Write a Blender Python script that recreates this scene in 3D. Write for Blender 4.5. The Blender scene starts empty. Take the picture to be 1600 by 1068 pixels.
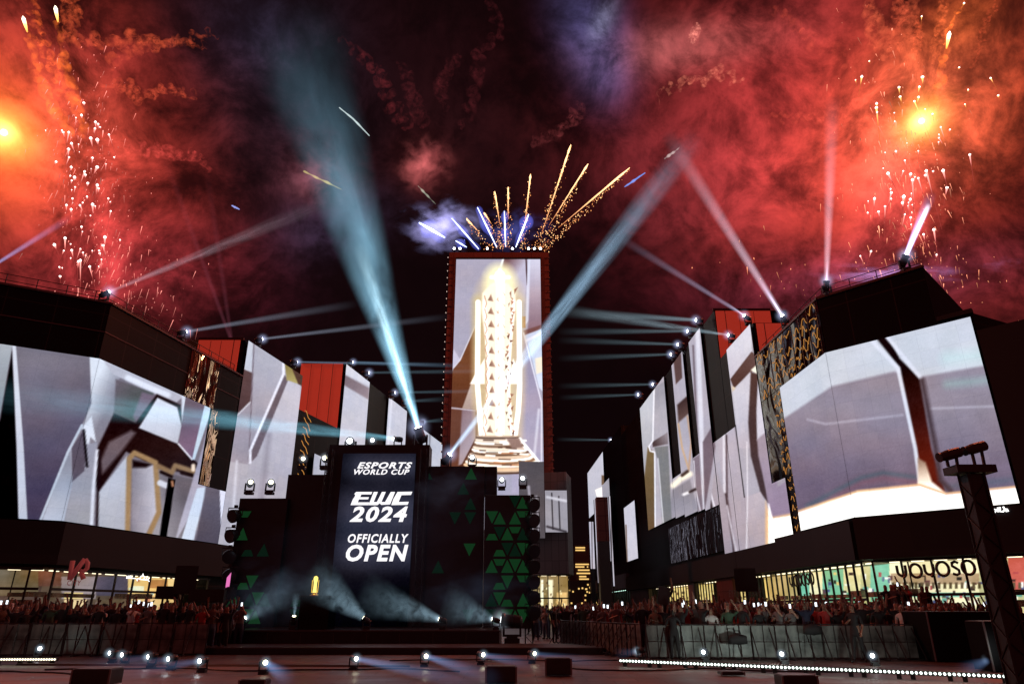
import bpy, bmesh, math, random
import numpy as np
from mathutils import Vector, Matrix, Euler
random.seed(7); rng = np.random.default_rng(7)
SC = bpy.context.scene
COL = SC.collection
# ------------------------------------------------------------------ camera
EYE = Vector((0, 0, 1.6)); FPX = 1067.0; PITCH = math.atan(416 / 1067)
cd = bpy.data.cameras.new('camera'); cam = bpy.data.objects.new('camera', cd); COL.objects.link(cam)
cam.location = EYE; cam.rotation_euler = (math.pi / 2 + PITCH, 0, 0)
cd.sensor_width = 36; cd.lens = 36 * FPX / 1600; cd.clip_start = 0.1; cd.clip_end = 3000
SC.camera = cam
CP, SP = math.cos(PITCH), math.sin(PITCH)
def ray(x, y):
    a, b = (x - 800) / FPX, (534 - y) / FPX
    return Vector((a, CP - SP * b, SP + CP * b))
def proj(p):                      # numpy (n,3) -> photo pixels, used to lay out what the screens show
    q = p - np.array(EYE); f = q[:, 1] * CP + q[:, 2] * SP; u = -q[:, 1] * SP + q[:, 2] * CP
    return 800 + FPX * q[:, 0] / f, 534 - FPX * u / f
def atY(x, y, Y):
    r = ray(x, y); return EYE + r * (Y / r.y)
def atZ(x, y, z=0.0):
    r = ray(x, y); return EYE + r * ((z - 1.6) / r.z)
def lin(c):
    return tuple(((v / 255) / 12.92 if v <= 10.3 else (((min(v, 255) / 255) + .055) / 1.055) ** 2.4 * max(1, v / 255) ** 2.2) for v in c)
# ------------------------------------------------------------------ render settings
SC.view_settings.view_transform = 'Standard'; SC.view_settings.look = 'None'
SC.view_settings.exposure = 0; SC.view_settings.gamma = 1
SC.cycles.max_bounces = 5; SC.cycles.diffuse_bounces = 2; SC.cycles.glossy_bounces = 3
SC.cycles.volume_bounces = 0; SC.cycles.transparent_max_bounces = 96
SC.cycles.caustics_reflective = False; SC.cycles.caustics_refractive = False
SC.cycles.sample_clamp_indirect = 4
# ------------------------------------------------------------------ night sky with firework-lit smoke
W = bpy.data.worlds.new('World'); SC.world = W; W.use_nodes = True
nt = W.node_tree; nt.nodes.clear()
def N(t, **k):
    n = nt.nodes.new(t)
    for a, v in k.items(): setattr(n, a, v)
    return n
def setin(n, i, v):
    if hasattr(v, 'is_output'): nt.links.new(v, n.inputs[i])
    else: n.inputs[i].default_value = v
def M(op, a, b=0.0, c=0.0, clamp=False):
    n = N('ShaderNodeMath', operation=op, use_clamp=clamp); setin(n, 0, a); setin(n, 1, b)
    if op in ('MULTIPLY_ADD',): setin(n, 2, c)
    return n.outputs[0]
def V(op, a, b=(0, 0, 0), out=0):
    n = N('ShaderNodeVectorMath', operation=op); setin(n, 0, a)
    if op not in ('LENGTH',): setin(n, 1, b)
    return n.outputs[out]
tc = N('ShaderNodeTexCoord'); D = V('NORMALIZE', tc.outputs['Generated'])
def noise(scale, detail, rough, dist, src):
    n = N('ShaderNodeTexNoise'); setin(n, 'Vector', src); setin(n, 'Scale', scale); setin(n, 'Detail', detail)
    setin(n, 'Roughness', rough); setin(n, 'Distortion', dist); return n.outputs['Fac'], n.outputs['Color']
wf, wc = noise(3.2, 3, .5, 0, D)
warp = V('ADD', D, V('SCALE', V('SUBTRACT', wc, (.5, .5, .5)), (0, 0, 0)))
warp.node.inputs[1].links[0].from_node.inputs['Scale'].default_value = .16
n1, _ = noise(5.5, 10, .66, .12, warp); n2, _ = noise(15, 9, .7, .2, warp); n4, _ = noise(30, 6, .7, .1, warp); n3, _ = noise(2.6, 5, .55, .2, D)
billow = M('ADD', M('MULTIPLY', n1, .55), M('MULTIPLY', n2, .45))
mr = N('ShaderNodeMapRange'); mr.interpolation_type = 'SMOOTHSTEP'; setin(mr, 0, billow); mr.inputs[1].default_value = .38; mr.inputs[2].default_value = .62; billow = mr.outputs[0]
# px, py, rx, ry, angle(deg, in the picture), colour, strength, wisp amount
CLOUDS = [
 (60,230,330,330,0,(175,42,30),.95,2.0),(10,215,190,150,0,(255,105,30),1.5,1.5),(0,208,85,70,0,(255,190,80),2.2,.6),
 (150,330,210,230,0,(190,45,60),1.0,2.0),(185,430,240,110,15,(165,40,60),.9,2.0),(90,70,170,100,10,(190,62,35),.75,2.8),(140,330,75,170,0,(240,78,78),1.0,1.8),(130,200,110,110,0,(230,90,50),.7,2.4),
 (260,180,200,190,10,(100,22,26),.5,2.8),(60,395,170,60,-35,(55,0,20),.35,2.2),(300,440,260,130,0,(66,22,38),.6,2.4),
 (430,130,170,300,0,(34,36,52),.9,1.6),(400,60,120,100,0,(50,48,74),.6,1.8),
 (490,270,85,70,20,(165,80,90),.35,1.9),(520,350,120,70,20,(62,52,78),.8,2.0),(660,255,62,58,0,(175,72,74),.3,1.7),
 (600,150,330,260,0,(46,16,20),.45,2.8),(780,230,330,180,0,(44,16,18),.4,3.0),
 (925,60,70,120,25,(86,92,150),.95,1.5),(950,110,55,80,20,(50,72,118),.9,1.4),(940,35,22,48,-25,(200,205,240),.4,2.4),
(1100,70,170,50,0,(180,100,95),.85,2.0),(1010,85,120,60,0,(110,62,70),.7,2.0),
 (1130,150,300,240,0,(150,44,42),.8,1.8),(1230,200,240,220,0,(205,52,44),1.1,1.4),(1060,290,200,160,0,(105,36,46),.75,2.2),
 (1400,200,260,230,0,(225,62,34),1.25,1.8),(1440,190,165,150,0,(255,128,40),1.3,1.6),(1438,190,62,58,0,(255,205,100),2.0,.7),
 (1290,340,280,180,0,(180,50,52),.95,1.7),(1400,320,85,160,0,(240,82,84),1.1,1.8),(1530,330,170,210,20,(100,18,24),.6,2.6),(1440,120,90,110,0,(245,120,50),.6,2.6),
 (1560,160,110,120,0,(150,36,22),.8,2.6),(1480,45,90,80,0,(215,105,30),.9,2.0),(1220,30,200,90,0,(150,38,36),.8,2.2),
 (1200,450,240,70,0,(98,30,44),.7,2.2),(1580,440,170,90,0,(150,34,46),.9,1.8),(1370,430,260,60,4,(120,60,95),.7,2.4),
]
acc = None; SKYK = .44
for (px, py, rx, ry, ang, colr, st, wi) in CLOUDS:
    c = ray(px, py).normalized(); ex = (ray(px + 5, py).normalized() - c) / 5; ey = (ray(px, py - 5).normalized() - c) / 5
    a = math.radians(ang); u = ex * math.cos(a) + ey * math.sin(a); v = -ex * math.sin(a) + ey * math.cos(a)
    u = u / u.length_squared / rx; v = v / v.length_squared / ry
    dd = V('SUBTRACT', D, tuple(c))
    r2 = M('ADD', M('POWER', M('ABSOLUTE', V('DOT_PRODUCT', dd, tuple(u), 1)), 2.0), M('POWER', M('ABSOLUTE', V('DOT_PRODUCT', dd, tuple(v), 1)), 2.0))
    fall = M('EXPONENT', M('MULTIPLY', r2, -2.2))
    side = M('GREATER_THAN', V('DOT_PRODUCT', D, tuple(c), 1), 0.0)
    nn = M('SUBTRACT', billow, .55)
    k = M('MULTIPLY', M('ADD', fall, M('MULTIPLY', nn, M('MULTIPLY', fall, min(wi, 2.6) * .68))), side, clamp=True)
    k = M('MULTIPLY', k, fall if wi < 1 else 1.0)
    lc = lin(colr); lc = (lc[0], max(lc[1], lc[0] * .085), max(lc[2], lc[0] * (.085 if colr[2] > 34 else .03)))
    s = V('SCALE', lc, (0, 0, 0)); s.node.inputs['Scale'].default_value = 1
    nt.links.new(M('MULTIPLY', k, st * SKYK), s.node.inputs['Scale'])
    acc = s if acc is None else V('ADD', acc, s)
base = V('SCALE', (lin((24, 9, 12))), (0, 0, 0)); nt.links.new(M('MULTIPLY_ADD', n3, 1.0, .05), base.node.inputs['Scale'])
# fine curdled structure over all of the smoke
fm = N('ShaderNodeMapRange'); setin(fm, 0, M('ADD', M('MULTIPLY', n4, .45), M('MULTIPLY', n2, .55))); fm.inputs[1].default_value = .36; fm.inputs[2].default_value = .64; fm.inputs[3].default_value = .66; fm.inputs[4].default_value = 1.36
acc = V('SCALE', acc, (0, 0, 0)); nt.links.new(fm.outputs[0], acc.node.inputs['Scale'])
acc = V('ADD', acc, base)
for dv, ca in (((0, -.8, .6), (.13, .02, .018)), ((-.85, -.4, .35), (.07, .012, .012)), ((.85, -.4, .35), (.07, .012, .012))):   # unseen red glow added behind the camera to fill the fronts
    q = V('SCALE', ca, (0, 0, 0)); nt.links.new(M('POWER', M('MAXIMUM', V('DOT_PRODUCT', D, dv, 1), 0.0), 2.5), q.node.inputs['Scale']); acc = V('ADD', acc, q)
sky = N('ShaderNodeTexSky'); sky.sky_type = 'NISHITA'; sky.sun_disc = False; sky.sun_elevation = math.radians(-6); sky.sun_rotation = math.radians(200)
skys = V('SCALE', sky.outputs[0], (0, 0, 0)); skys.node.inputs['Scale'].default_value = .05
acc = V('ADD', acc, skys)
# soften the brightest reds the way film does: keep it a plain emission
bg = N('ShaderNodeBackground'); nt.links.new(acc, bg.inputs[0]); bg.inputs[1].default_value = 1.0
wo = N('ShaderNodeOutputWorld'); nt.links.new(bg.outputs[0], wo.inputs[0])
W.cycles.sampling_method = 'MANUAL'; W.cycles.sample_map_resolution = 512

# ------------------------------------------------------------------ materials
MT = {}
def mat(name, col, rough=.6, metal=0, bump=None, var=0, emit=None, es=0, spec=None, scale=4, bscale=None):
    if name in MT: return MT[name]
    m = bpy.data.materials.new(name); m.use_nodes = True; t = m.node_tree; b = t.nodes['Principled BSDF']
    b.inputs['Base Color'].default_value = (*col, 1); b.inputs['Roughness'].default_value = rough; b.inputs['Metallic'].default_value = metal
    if spec is not None: b.inputs['Specular IOR Level'].default_value = spec
    if emit: b.inputs['Emission Color'].default_value = (*emit, 1); b.inputs['Emission Strength'].default_value = es
    tcn = t.nodes.new('ShaderNodeTexCoord')
    if var:
        n = t.nodes.new('ShaderNodeTexNoise'); n.inputs['Scale'].default_value = scale; n.inputs['Detail'].default_value = 6
        t.links.new(tcn.outputs['Object'], n.inputs['Vector'])
        r = t.nodes.new('ShaderNodeValToRGB'); t.links.new(n.outputs['Fac'], r.inputs[0])
        r.color_ramp.elements[0].position = .3; r.color_ramp.elements[1].position = .7
        r.color_ramp.elements[0].color = (*[c * (1 - var) for c in col], 1); r.color_ramp.elements[1].color = (*[min(1, c * (1 + var)) for c in col], 1)
        t.links.new(r.outputs[0], b.inputs['Base Color'])
    if bump:
        n = t.nodes.new('ShaderNodeTexNoise'); n.inputs['Scale'].default_value = bscale or 20; n.inputs['Detail'].default_value = 4
        t.links.new(tcn.outputs['Object'], n.inputs['Vector'])
        bp = t.nodes.new('ShaderNodeBump'); bp.inputs['Strength'].default_value = bump; t.links.new(n.outputs['Fac'], bp.inputs['Height'])
        t.links.new(bp.outputs[0], b.inputs['Normal'])
    MT[name] = m; return m
def panel_mat(name, col, sx, sz, rough=.3, line=(.12, .1, .1), bump=.0):      # cladding panels, laid out by uv = metres along and up the wall
    m = bpy.data.materials.new(name); m.use_nodes = True; t = m.node_tree; b = t.nodes['Principled BSDF']
    uv = t.nodes.new('ShaderNodeUVMap'); br = t.nodes.new('ShaderNodeTexBrick'); t.links.new(uv.outputs[0], br.inputs[0])
    br.offset = 0; br.inputs['Scale'].default_value = 1; br.inputs['Brick Width'].default_value = sx; br.inputs['Row Height'].default_value = sz
    br.inputs['Mortar Size'].default_value = .03; br.inputs['Mortar Smooth'].default_value = .1
    br.inputs['Color1'].default_value = (*col, 1); br.inputs['Color2'].default_value = (*[c * .75 for c in col], 1); br.inputs['Mortar'].default_value = (*line, 1)
    t.links.new(br.outputs[0], b.inputs['Base Color']); b.inputs['Roughness'].default_value = rough; b.inputs['Specular IOR Level'].default_value = .12
    n = t.nodes.new('ShaderNodeTexNoise'); n.inputs['Scale'].default_value = .7; n.inputs['Detail'].default_value = 3; t.links.new(uv.outputs[0], n.inputs['Vector'])
    bp = t.nodes.new('ShaderNodeBump'); bp.inputs['Strength'].default_value = .08 + bump; bp.inputs['Distance'].default_value = .1; t.links.new(n.outputs['Fac'], bp.inputs['Height']); t.links.new(bp.outputs[0], b.inputs['Normal'])
    MT[name] = m; return m
def mirror_mat(name, col, sx, sz, strength):
    m = bpy.data.materials.new(name); m.use_nodes = True; t = m.node_tree; b = t.nodes['Principled BSDF']
    b.inputs['Base Color'].default_value = (*col, 1); b.inputs['Metallic'].default_value = 1; b.inputs['Roughness'].default_value = .06
    uv = t.nodes.new('ShaderNodeUVMap'); mp = t.nodes.new('ShaderNodeMapping'); t.links.new(uv.outputs[0], mp.inputs[0]); mp.inputs['Scale'].default_value = (sx, sz, 1)
    n = t.nodes.new('ShaderNodeTexNoise'); n.inputs['Scale'].default_value = 1; n.inputs['Detail'].default_value = 2; n.inputs['Distortion'].default_value = 1.2; t.links.new(mp.outputs[0], n.inputs['Vector'])
    bp = t.nodes.new('ShaderNodeBump'); bp.inputs['Strength'].default_value = strength; bp.inputs['Distance'].default_value = .6; t.links.new(n.outputs['Fac'], bp.inputs['Height']); t.links.new(bp.outputs[0], b.inputs['Normal'])
    MT[name] = m; return m
def vc_mat(name, k=1.0):
    m = bpy.data.materials.new(name); m.use_nodes = True; t = m.node_tree; t.nodes.clear()
    a = t.nodes.new('ShaderNodeVertexColor'); a.layer_name = 'Col'; e = t.nodes.new('ShaderNodeEmission'); e.inputs[1].default_value = k
    o = t.nodes.new('ShaderNodeOutputMaterial'); t.links.new(a.outputs[0], e.inputs[0]); t.links.new(e.outputs[0], o.inputs[0]); MT[name] = m; return m
def led_mat():                       # a display: the picture it shows, in rows of modules
    m = bpy.data.materials.new('led_display'); m.use_nodes = True; t = m.node_tree; t.nodes.clear()
    a = t.nodes.new('ShaderNodeVertexColor'); a.layer_name = 'Col'; e = t.nodes.new('ShaderNodeEmission')
    uv = t.nodes.new('ShaderNodeUVMap'); br = t.nodes.new('ShaderNodeTexBrick'); t.links.new(uv.outputs[0], br.inputs[0]); br.offset = 0
    br.inputs['Scale'].default_value = 1; br.inputs['Brick Width'].default_value = 1; br.inputs['Row Height'].default_value = 1; br.inputs['Mortar Size'].default_value = .012
    br.inputs['Color1'].default_value = (1, 1, 1, 1); br.inputs['Color2'].default_value = (.93, .94, .97, 1); br.inputs['Mortar'].default_value = (.86, .86, .88, 1)
    mx = t.nodes.new('ShaderNodeMix'); mx.data_type = 'RGBA'; mx.blend_type = 'MULTIPLY'; mx.inputs['Factor'].default_value = 1
    t.links.new(a.outputs[0], mx.inputs[6]); t.links.new(br.outputs[0], mx.inputs[7]); t.links.new(mx.outputs[2], e.inputs[0])
    o = t.nodes.new('ShaderNodeOutputMaterial'); t.links.new(e.outputs[0], o.inputs[0]); MT['led_display'] = m; return m
def emat(name, col, s):
    if name in MT: return MT[name]
    m = bpy.data.materials.new(name); m.use_nodes = True; t = m.node_tree; t.nodes.clear(); e = t.nodes.new('ShaderNodeEmission')
    e.inputs[0].default_value = (*col, 1); e.inputs[1].default_value = s; o = t.nodes.new('ShaderNodeOutputMaterial'); t.links.new(e.outputs[0], o.inputs[0]); MT[name] = m; return m
VC = vc_mat('lit_colours', 1.0); LED = led_mat()
BLK = mat('black_metal', (.012, .011, .012), .45, 0, var=.3)
RIG = mat('rigging_black', (.02, .018, .02), .5)
DARKP = panel_mat('dark_glass_cladding', (.006, .0045, .005), 2.6, 3.2, .45, (.03, .016, .015))
BAND = panel_mat('charcoal_fascia', (.032, .029, .031), 4.0, 2.2, .5, (.03, .028, .03))
GREYW = panel_mat('grey_stone_cladding', (.16, .14, .14), .8, 2.2, .6, (.08, .07, .07))
RUST = panel_mat('dark_red_cladding', (.13, .045, .038), 3.2, 1.5, .55, (.03, .01, .01))
def volmat(name, col, s, noisy=None, soft=False, ellipsoid=False, thr=.45):
    m = bpy.data.materials.new(name); m.use_nodes = True; t = m.node_tree; t.nodes.clear()
    e = t.nodes.new('ShaderNodeEmission'); e.inputs[0].default_value = (*col, 1); e.inputs[1].default_value = s
    o = t.nodes.new('ShaderNodeOutputMaterial'); t.links.new(e.outputs[0], o.inputs['Volume'])
    if ellipsoid:
        tcn = t.nodes.new('ShaderNodeTexCoord'); ln = t.nodes.new('ShaderNodeVectorMath'); ln.operation = 'LENGTH'; t.links.new(tcn.outputs['Object'], ln.inputs[0])
        f = t.nodes.new('ShaderNodeMapRange'); f.inputs[1].default_value = 1; f.inputs[2].default_value = 0; t.links.new(ln.outputs['Value'], f.inputs[0])
        n = t.nodes.new('ShaderNodeTexNoise'); n.inputs['Scale'].default_value = noisy; n.inputs['Detail'].default_value = 5; n.inputs['Roughness'].default_value = .62; n.inputs['Distortion'].default_value = .4
        t.links.new(tcn.outputs['Object'], n.inputs['Vector'])
        a = t.nodes.new('ShaderNodeMath'); a.operation = 'MULTIPLY_ADD'; t.links.new(n.outputs['Fac'], a.inputs[0]); a.inputs[1].default_value = 5.0; a.inputs[2].default_value = -(thr + .04) * 5.0
        b = t.nodes.new('ShaderNodeMath'); b.operation = 'ADD'; t.links.new(a.outputs[0], b.inputs[0]); f2 = t.nodes.new('ShaderNodeMath'); f2.operation = 'MULTIPLY_ADD'; t.links.new(f.outputs[0], f2.inputs[0]); f2.inputs[1].default_value = 1.3; f2.inputs[2].default_value = -.75; t.links.new(f2.outputs[0], b.inputs[1]); b.use_clamp = True
        c = t.nodes.new('ShaderNodeMath'); c.operation = 'MULTIPLY'; t.links.new(b.outputs[0], c.inputs[0]); t.links.new(f.outputs[0], c.inputs[1])
        d = t.nodes.new('ShaderNodeMath'); d.operation = 'MULTIPLY'; t.links.new(c.outputs[0], d.inputs[0]); d.inputs[1].default_value = s; t.links.new(d.outputs[0], e.inputs[1])
    MT[name] = m; return m
# ------------------------------------------------------------------ mesh helpers
def link(name, me, parent=None, m=None):
    o = bpy.data.objects.new(name, me); COL.objects.link(o)
    if parent: o.parent = parent
    if m and me: me.materials.append(m)
    return o
def tag(o, label=None, cat=None, group=None, kind=None):
    if label: o['label'] = label
    if cat: o['category'] = cat
    if group: o['group'] = group
    if kind: o['kind'] = kind
    return o
def thing(name, label, cat, loc=(0, 0, 0), rz=0, group=None):
    o = bpy.data.objects.new(name, None); COL.objects.link(o); o.location = loc; o.rotation_euler = (0, 0, rz); o.empty_display_size = .3
    return tag(o, label, cat, group)
class MB:
    def __init__(s): s.v = []; s.f = []; s.c = []; s.mi = []; s.starts = []
    def add(s, vs, fs, col=None, mi=0):
        b = len(s.v); s.starts.append((b, len(s.f))); s.v += [tuple(v) for v in vs]; s.f += [tuple(b + i for i in f) for f in fs]; s.c += [col or (1, 1, 1)] * len(vs); s.mi += [mi] * len(fs)
    def box(s, a, b, col=None, mi=0, rot=None, org=(0, 0, 0)):
        x0, y0, z0 = a; x1, y1, z1 = b
        vs = [Vector(p) for p in ((x0,y0,z0),(x1,y0,z0),(x1,y1,z0),(x0,y1,z0),(x0,y0,z1),(x1,y0,z1),(x1,y1,z1),(x0,y1,z1))]
        if rot: vs = [rot @ v for v in vs]
        vs = [v + Vector(org) for v in vs]
        s.add(vs, [(0,3,2,1),(4,5,6,7),(0,1,5,4),(1,2,6,5),(2,3,7,6),(3,0,4,7)], col, mi)
    def rings(s, pts, rad, n=8, col=None, cols=None, mi=0, cap=True):
        pts = [Vector(p) for p in pts]; b = len(s.v); s.starts.append((b, len(s.f))); up = None
        for i, p in enumerate(pts):
            d = (pts[min(i + 1, len(pts) - 1)] - pts[max(i - 1, 0)]).normalized()
            if up is None: up = d.orthogonal().normalized()
            up = (up - d * up.dot(d)).normalized(); sd = d.cross(up); r = rad[i] if hasattr(rad, '__len__') else rad
            for k in range(n):
                a = 2 * math.pi * k / n; s.v.append(tuple(p + (up * math.cos(a) + sd * math.sin(a)) * r)); s.c.append(cols[i] if cols else (col or (1, 1, 1)))
        for i in range(len(pts) - 1):
            for k in range(n):
                s.f.append((b + i * n + k, b + i * n + (k + 1) % n, b + (i + 1) * n + (k + 1) % n, b + (i + 1) * n + k)); s.mi.append(mi)
        if cap:
            s.f.append(tuple(b + k for k in reversed(range(n)))); s.mi.append(mi)
            e = b + (len(pts) - 1) * n; s.f.append(tuple(e + k for k in range(n))); s.mi.append(mi)
    def build(s, name, m, parent=None, color=False, smooth=False, mats=None):
        me = bpy.data.meshes.new(name); me.from_pydata(s.v, [], s.f); me.update()
        for q in (mats or [m]): me.materials.append(q)
        if mats: me.polygons.foreach_set('material_index', s.mi)
        if color:
            at = me.color_attributes.new('Col', 'FLOAT_COLOR', 'POINT'); a = np.ones((len(s.v), 4), np.float32); a[:, :3] = s.c; at.data.foreach_set('color', a.ravel())
        if smooth: me.polygons.foreach_set('use_smooth', [True] * len(me.polygons))
        o = bpy.data.objects.new(name, me); COL.objects.link(o)
        if parent: o.parent = parent
        return o
def each(mb, name, m, parent, color=False, smooth=False):    # every loose piece collected in mb becomes an object of its own
    st = mb.starts + [(len(mb.v), len(mb.f))]; out = []
    for (v0, f0), (v1, f1) in zip(st[:-1], st[1:]):
        q = MB(); q.v = mb.v[v0:v1]; q.c = mb.c[v0:v1]; q.f = [tuple(i - v0 for i in f) for f in mb.f[f0:f1]]; q.mi = mb.mi[f0:f1]; out.append(q.build(name, m, parent, color, smooth))
    return out
class Wall:                              # a vertical wall line on the plan; s runs along it, +off comes out towards the plaza
    def __init__(w, P, Q):
        w.P = Vector((*P, 0)); d = Vector((*Q, 0)) - w.P; w.u = d.normalized(); w.n = Vector((w.u.y, -w.u.x, 0))
        if w.n.dot(EYE - w.P) < 0: w.n = -w.n
    def p(w, s, z, off=0): return w.P + w.u * s + w.n * off + Vector((0, 0, z))
    def sY(w, Y): return (Y - w.P.y) / w.u.y
    def hit(w, x, y, off=0):
        r = ray(x, y); q = w.P + w.n * off - EYE; t = q.dot(w.n) / r.dot(w.n); h = EYE + r * t; return (h - w.P).dot(w.u), h.z
def slab(w, s0, s1, z0, z1, off0, off1, name, m, parent, bm=None):
    mb = MB(); vs = [w.p(s, z, o) for z in (z0, z1) for s, o in ((s0, off0), (s1, off0), (s1, off1), (s0, off1))]
    mb.add(vs, [(0,3,2,1),(4,5,6,7),(0,1,5,4),(1,2,6,5),(2,3,7,6),(3,0,4,7)])
    o = mb.build(name, m, parent); uvs(o.data); return o
def uvs(me):                              # metres along and up
    uv = me.uv_layers.new(name='UVMap')
    for p in me.polygons:
        n = p.normal; t = Vector((-n.y, n.x, 0)); t = t.normalized() if t.length > .2 else Vector((1, 0, 0))
        for li in p.loop_indices:
            v = me.vertices[me.loops[li].vertex_index].co; uv.data[li].uv = (v.dot(t), v.z if abs(n.z) < .8 else v.y)
# ------------------------------------------------------------------ what the displays show
def poly_alpha(px, py, pts, blur):
    n = len(pts); ins = np.zeros(px.shape, bool); dm = np.full(px.shape, 1e9)
    for i in range(n):
        x0, y0 = pts[i]; x1, y1 = pts[(i + 1) % n]
        cr = (y0 > py) != (y1 > py); xi = (x1 - x0) * (py - y0) / ((y1 - y0) or 1e-9) + x0; ins ^= cr & (px < xi)
        dx, dy = x1 - x0, y1 - y0; t = np.clip(((px - x0) * dx + (py - y0) * dy) / (dx * dx + dy * dy + 1e-9), 0, 1)
        dm = np.minimum(dm, np.hypot(px - x0 - t * dx, py - y0 - t * dy))
    return np.clip(np.where(ins, dm, -dm) / blur + .5, 0, 1)
def line_alpha(px, py, pts, w, blur):
    dm = np.full(px.shape, 1e9)
    for i in range(len(pts) - 1):
        x0, y0 = pts[i]; x1, y1 = pts[i + 1]; dx, dy = x1 - x0, y1 - y0; t = np.clip(((px - x0) * dx + (py - y0) * dy) / (dx * dx + dy * dy + 1e-9), 0, 1)
        dm = np.minimum(dm, np.hypot(px - x0 - t * dx, py - y0 - t * dy))
    return np.clip((w / 2 - dm) / blur + .5, 0, 1)
def vnoise(x, y, seed=0):
    def h(i, j): v = np.sin(i * 127.1 + j * 311.7 + seed * 17.3) * 43758.5453; return v - np.floor(v)
    i, j = np.floor(x), np.floor(y); f, g = x - i, y - j; f = f * f * (3 - 2 * f); g = g * g * (3 - 2 * g)
    return (h(i, j) * (1 - f) + h(i + 1, j) * f) * (1 - g) + (h(i, j + 1) * (1 - f) + h(i + 1, j + 1) * f) * g
def paint(px, py, base, layers, noise_amt=8):
    c = np.ones(px.shape + (3,)) * np.array(base, float)
    for L in layers:
        if L[0] == 'p':
            _, pts, col, blur = L; a = poly_alpha(px, py, pts, blur)
        else:
            _, pts, wd, col, blur = L; a = line_alpha(px, py, pts, wd, blur)
        if isinstance(col, list):
            c0, c1, (xa, ya), (xb, yb) = col; t = np.clip(((px - xa) * (xb - xa) + (py - ya) * (yb - ya)) / ((xb - xa) ** 2 + (yb - ya) ** 2), 0, 1)[..., None]
            cc = np.array(c0, float) * (1 - t) + np.array(c1, float) * t
        else: cc = np.array(col, float)
        c = c * (1 - a[..., None]) + cc * a[..., None]
    n = (vnoise(px / 26, py / 26, 1) - .5) + .5 * (vnoise(px / 9, py / 5, 2) - .5); m = (vnoise(px / 60, py / 33, 5) - .5)
    c += np.stack([n * noise_amt + m * noise_amt * 1.2, n * noise_amt * .8, n * noise_amt - m * noise_amt], -1)
    g_ = c.mean(-1, keepdims=True); c = g_ + (c - g_) * (.9 if noise_amt == 6 else .62); hot = np.clip((c - 235) / 30, 0, 1); c = c * hot + (1 - hot) * (118 + (c - 116) * 1.24 + 4); c += (np.random.default_rng(3).normal(0, 1, px.shape) * 2.2)[..., None]
    c = np.clip(c, 0, 420); s = np.minimum(c, 255) / 255
    return np.where(s <= .04045, s / 12.92, ((s + .055) / 1.055) ** 2.4) * np.maximum(1, c / 255) ** 2.2
def display(w, s0, s1, z0, z1, base, layers, parent, off=.12, name='screen', step=1.8, noise_amt=8):
    cen = w.p((s0 + s1) / 2, (z0 + z1) / 2, off); cs = np.array([w.p(s0, z0, off), w.p(s1, z0, off), w.p(s1, z1, off), w.p(s0, z1, off)]); x, y = proj(cs)
    nu = int(max(np.hypot(x[1] - x[0], y[1] - y[0]), np.hypot(x[2] - x[3], y[2] - y[3])) / step) + 2; nv = int(max(np.hypot(x[3] - x[0], y[3] - y[0]), np.hypot(x[2] - x[1], y[2] - y[1])) / step) + 2
    S, Z = np.meshgrid(np.linspace(s0, s1, nu), np.linspace(z0, z1, nv)); P = np.array(w.P + w.n * off)
    pts = P + S.ravel()[:, None] * np.array(w.u) + Z.ravel()[:, None] * np.array([0, 0, 1.0]); px, py = proj(pts); col = paint(px, py, base, layers, noise_amt)
    nvtx = len(pts); idx = np.arange(nvtx).reshape(nv, nu); q = np.stack([idx[:-1, :-1], idx[:-1, 1:], idx[1:, 1:], idx[1:, :-1]], -1).reshape(-1, 4)
    bp = [w.p(s, z, o) for o in (off - .1, off) for s, z in ((s0, z0), (s1, z0), (s1, z1), (s0, z1))]
    V_ = np.vstack([pts, np.array(bp)]); me = bpy.data.meshes.new(name)
    faces = [tuple(r) for r in q.tolist()] + [tuple(nvtx + i for i in f) for f in ((0,1,5,4),(1,2,6,5),(2,3,7,6),(3,0,4,7),(0,3,2,1))]
    me.from_pydata(V_.tolist(), [], faces); me.update(); me.materials.append(LED); me.materials.append(BLK)
    mi = np.zeros(len(faces), np.int32); mi[len(q):] = 1; me.polygons.foreach_set('material_index', mi)
    at = me.color_attributes.new('Col', 'FLOAT_COLOR', 'POINT'); a = np.ones((len(V_), 4), np.float32); a[:nvtx, :3] = col; at.data.foreach_set('color', a.ravel())
    uv = me.uv_layers.new(name='UVMap'); li = np.zeros(len(me.loops), np.int32); me.loops.foreach_get('vertex_index', li)
    SZ = np.zeros((len(V_), 2), np.float32); SZ[:nvtx, 0] = S.ravel(); SZ[:nvtx, 1] = Z.ravel(); uv.data.foreach_set('uv', SZ[li].ravel())
    o = bpy.data.objects.new(name, me); COL.objects.link(o); o.parent = parent; return o
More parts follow.
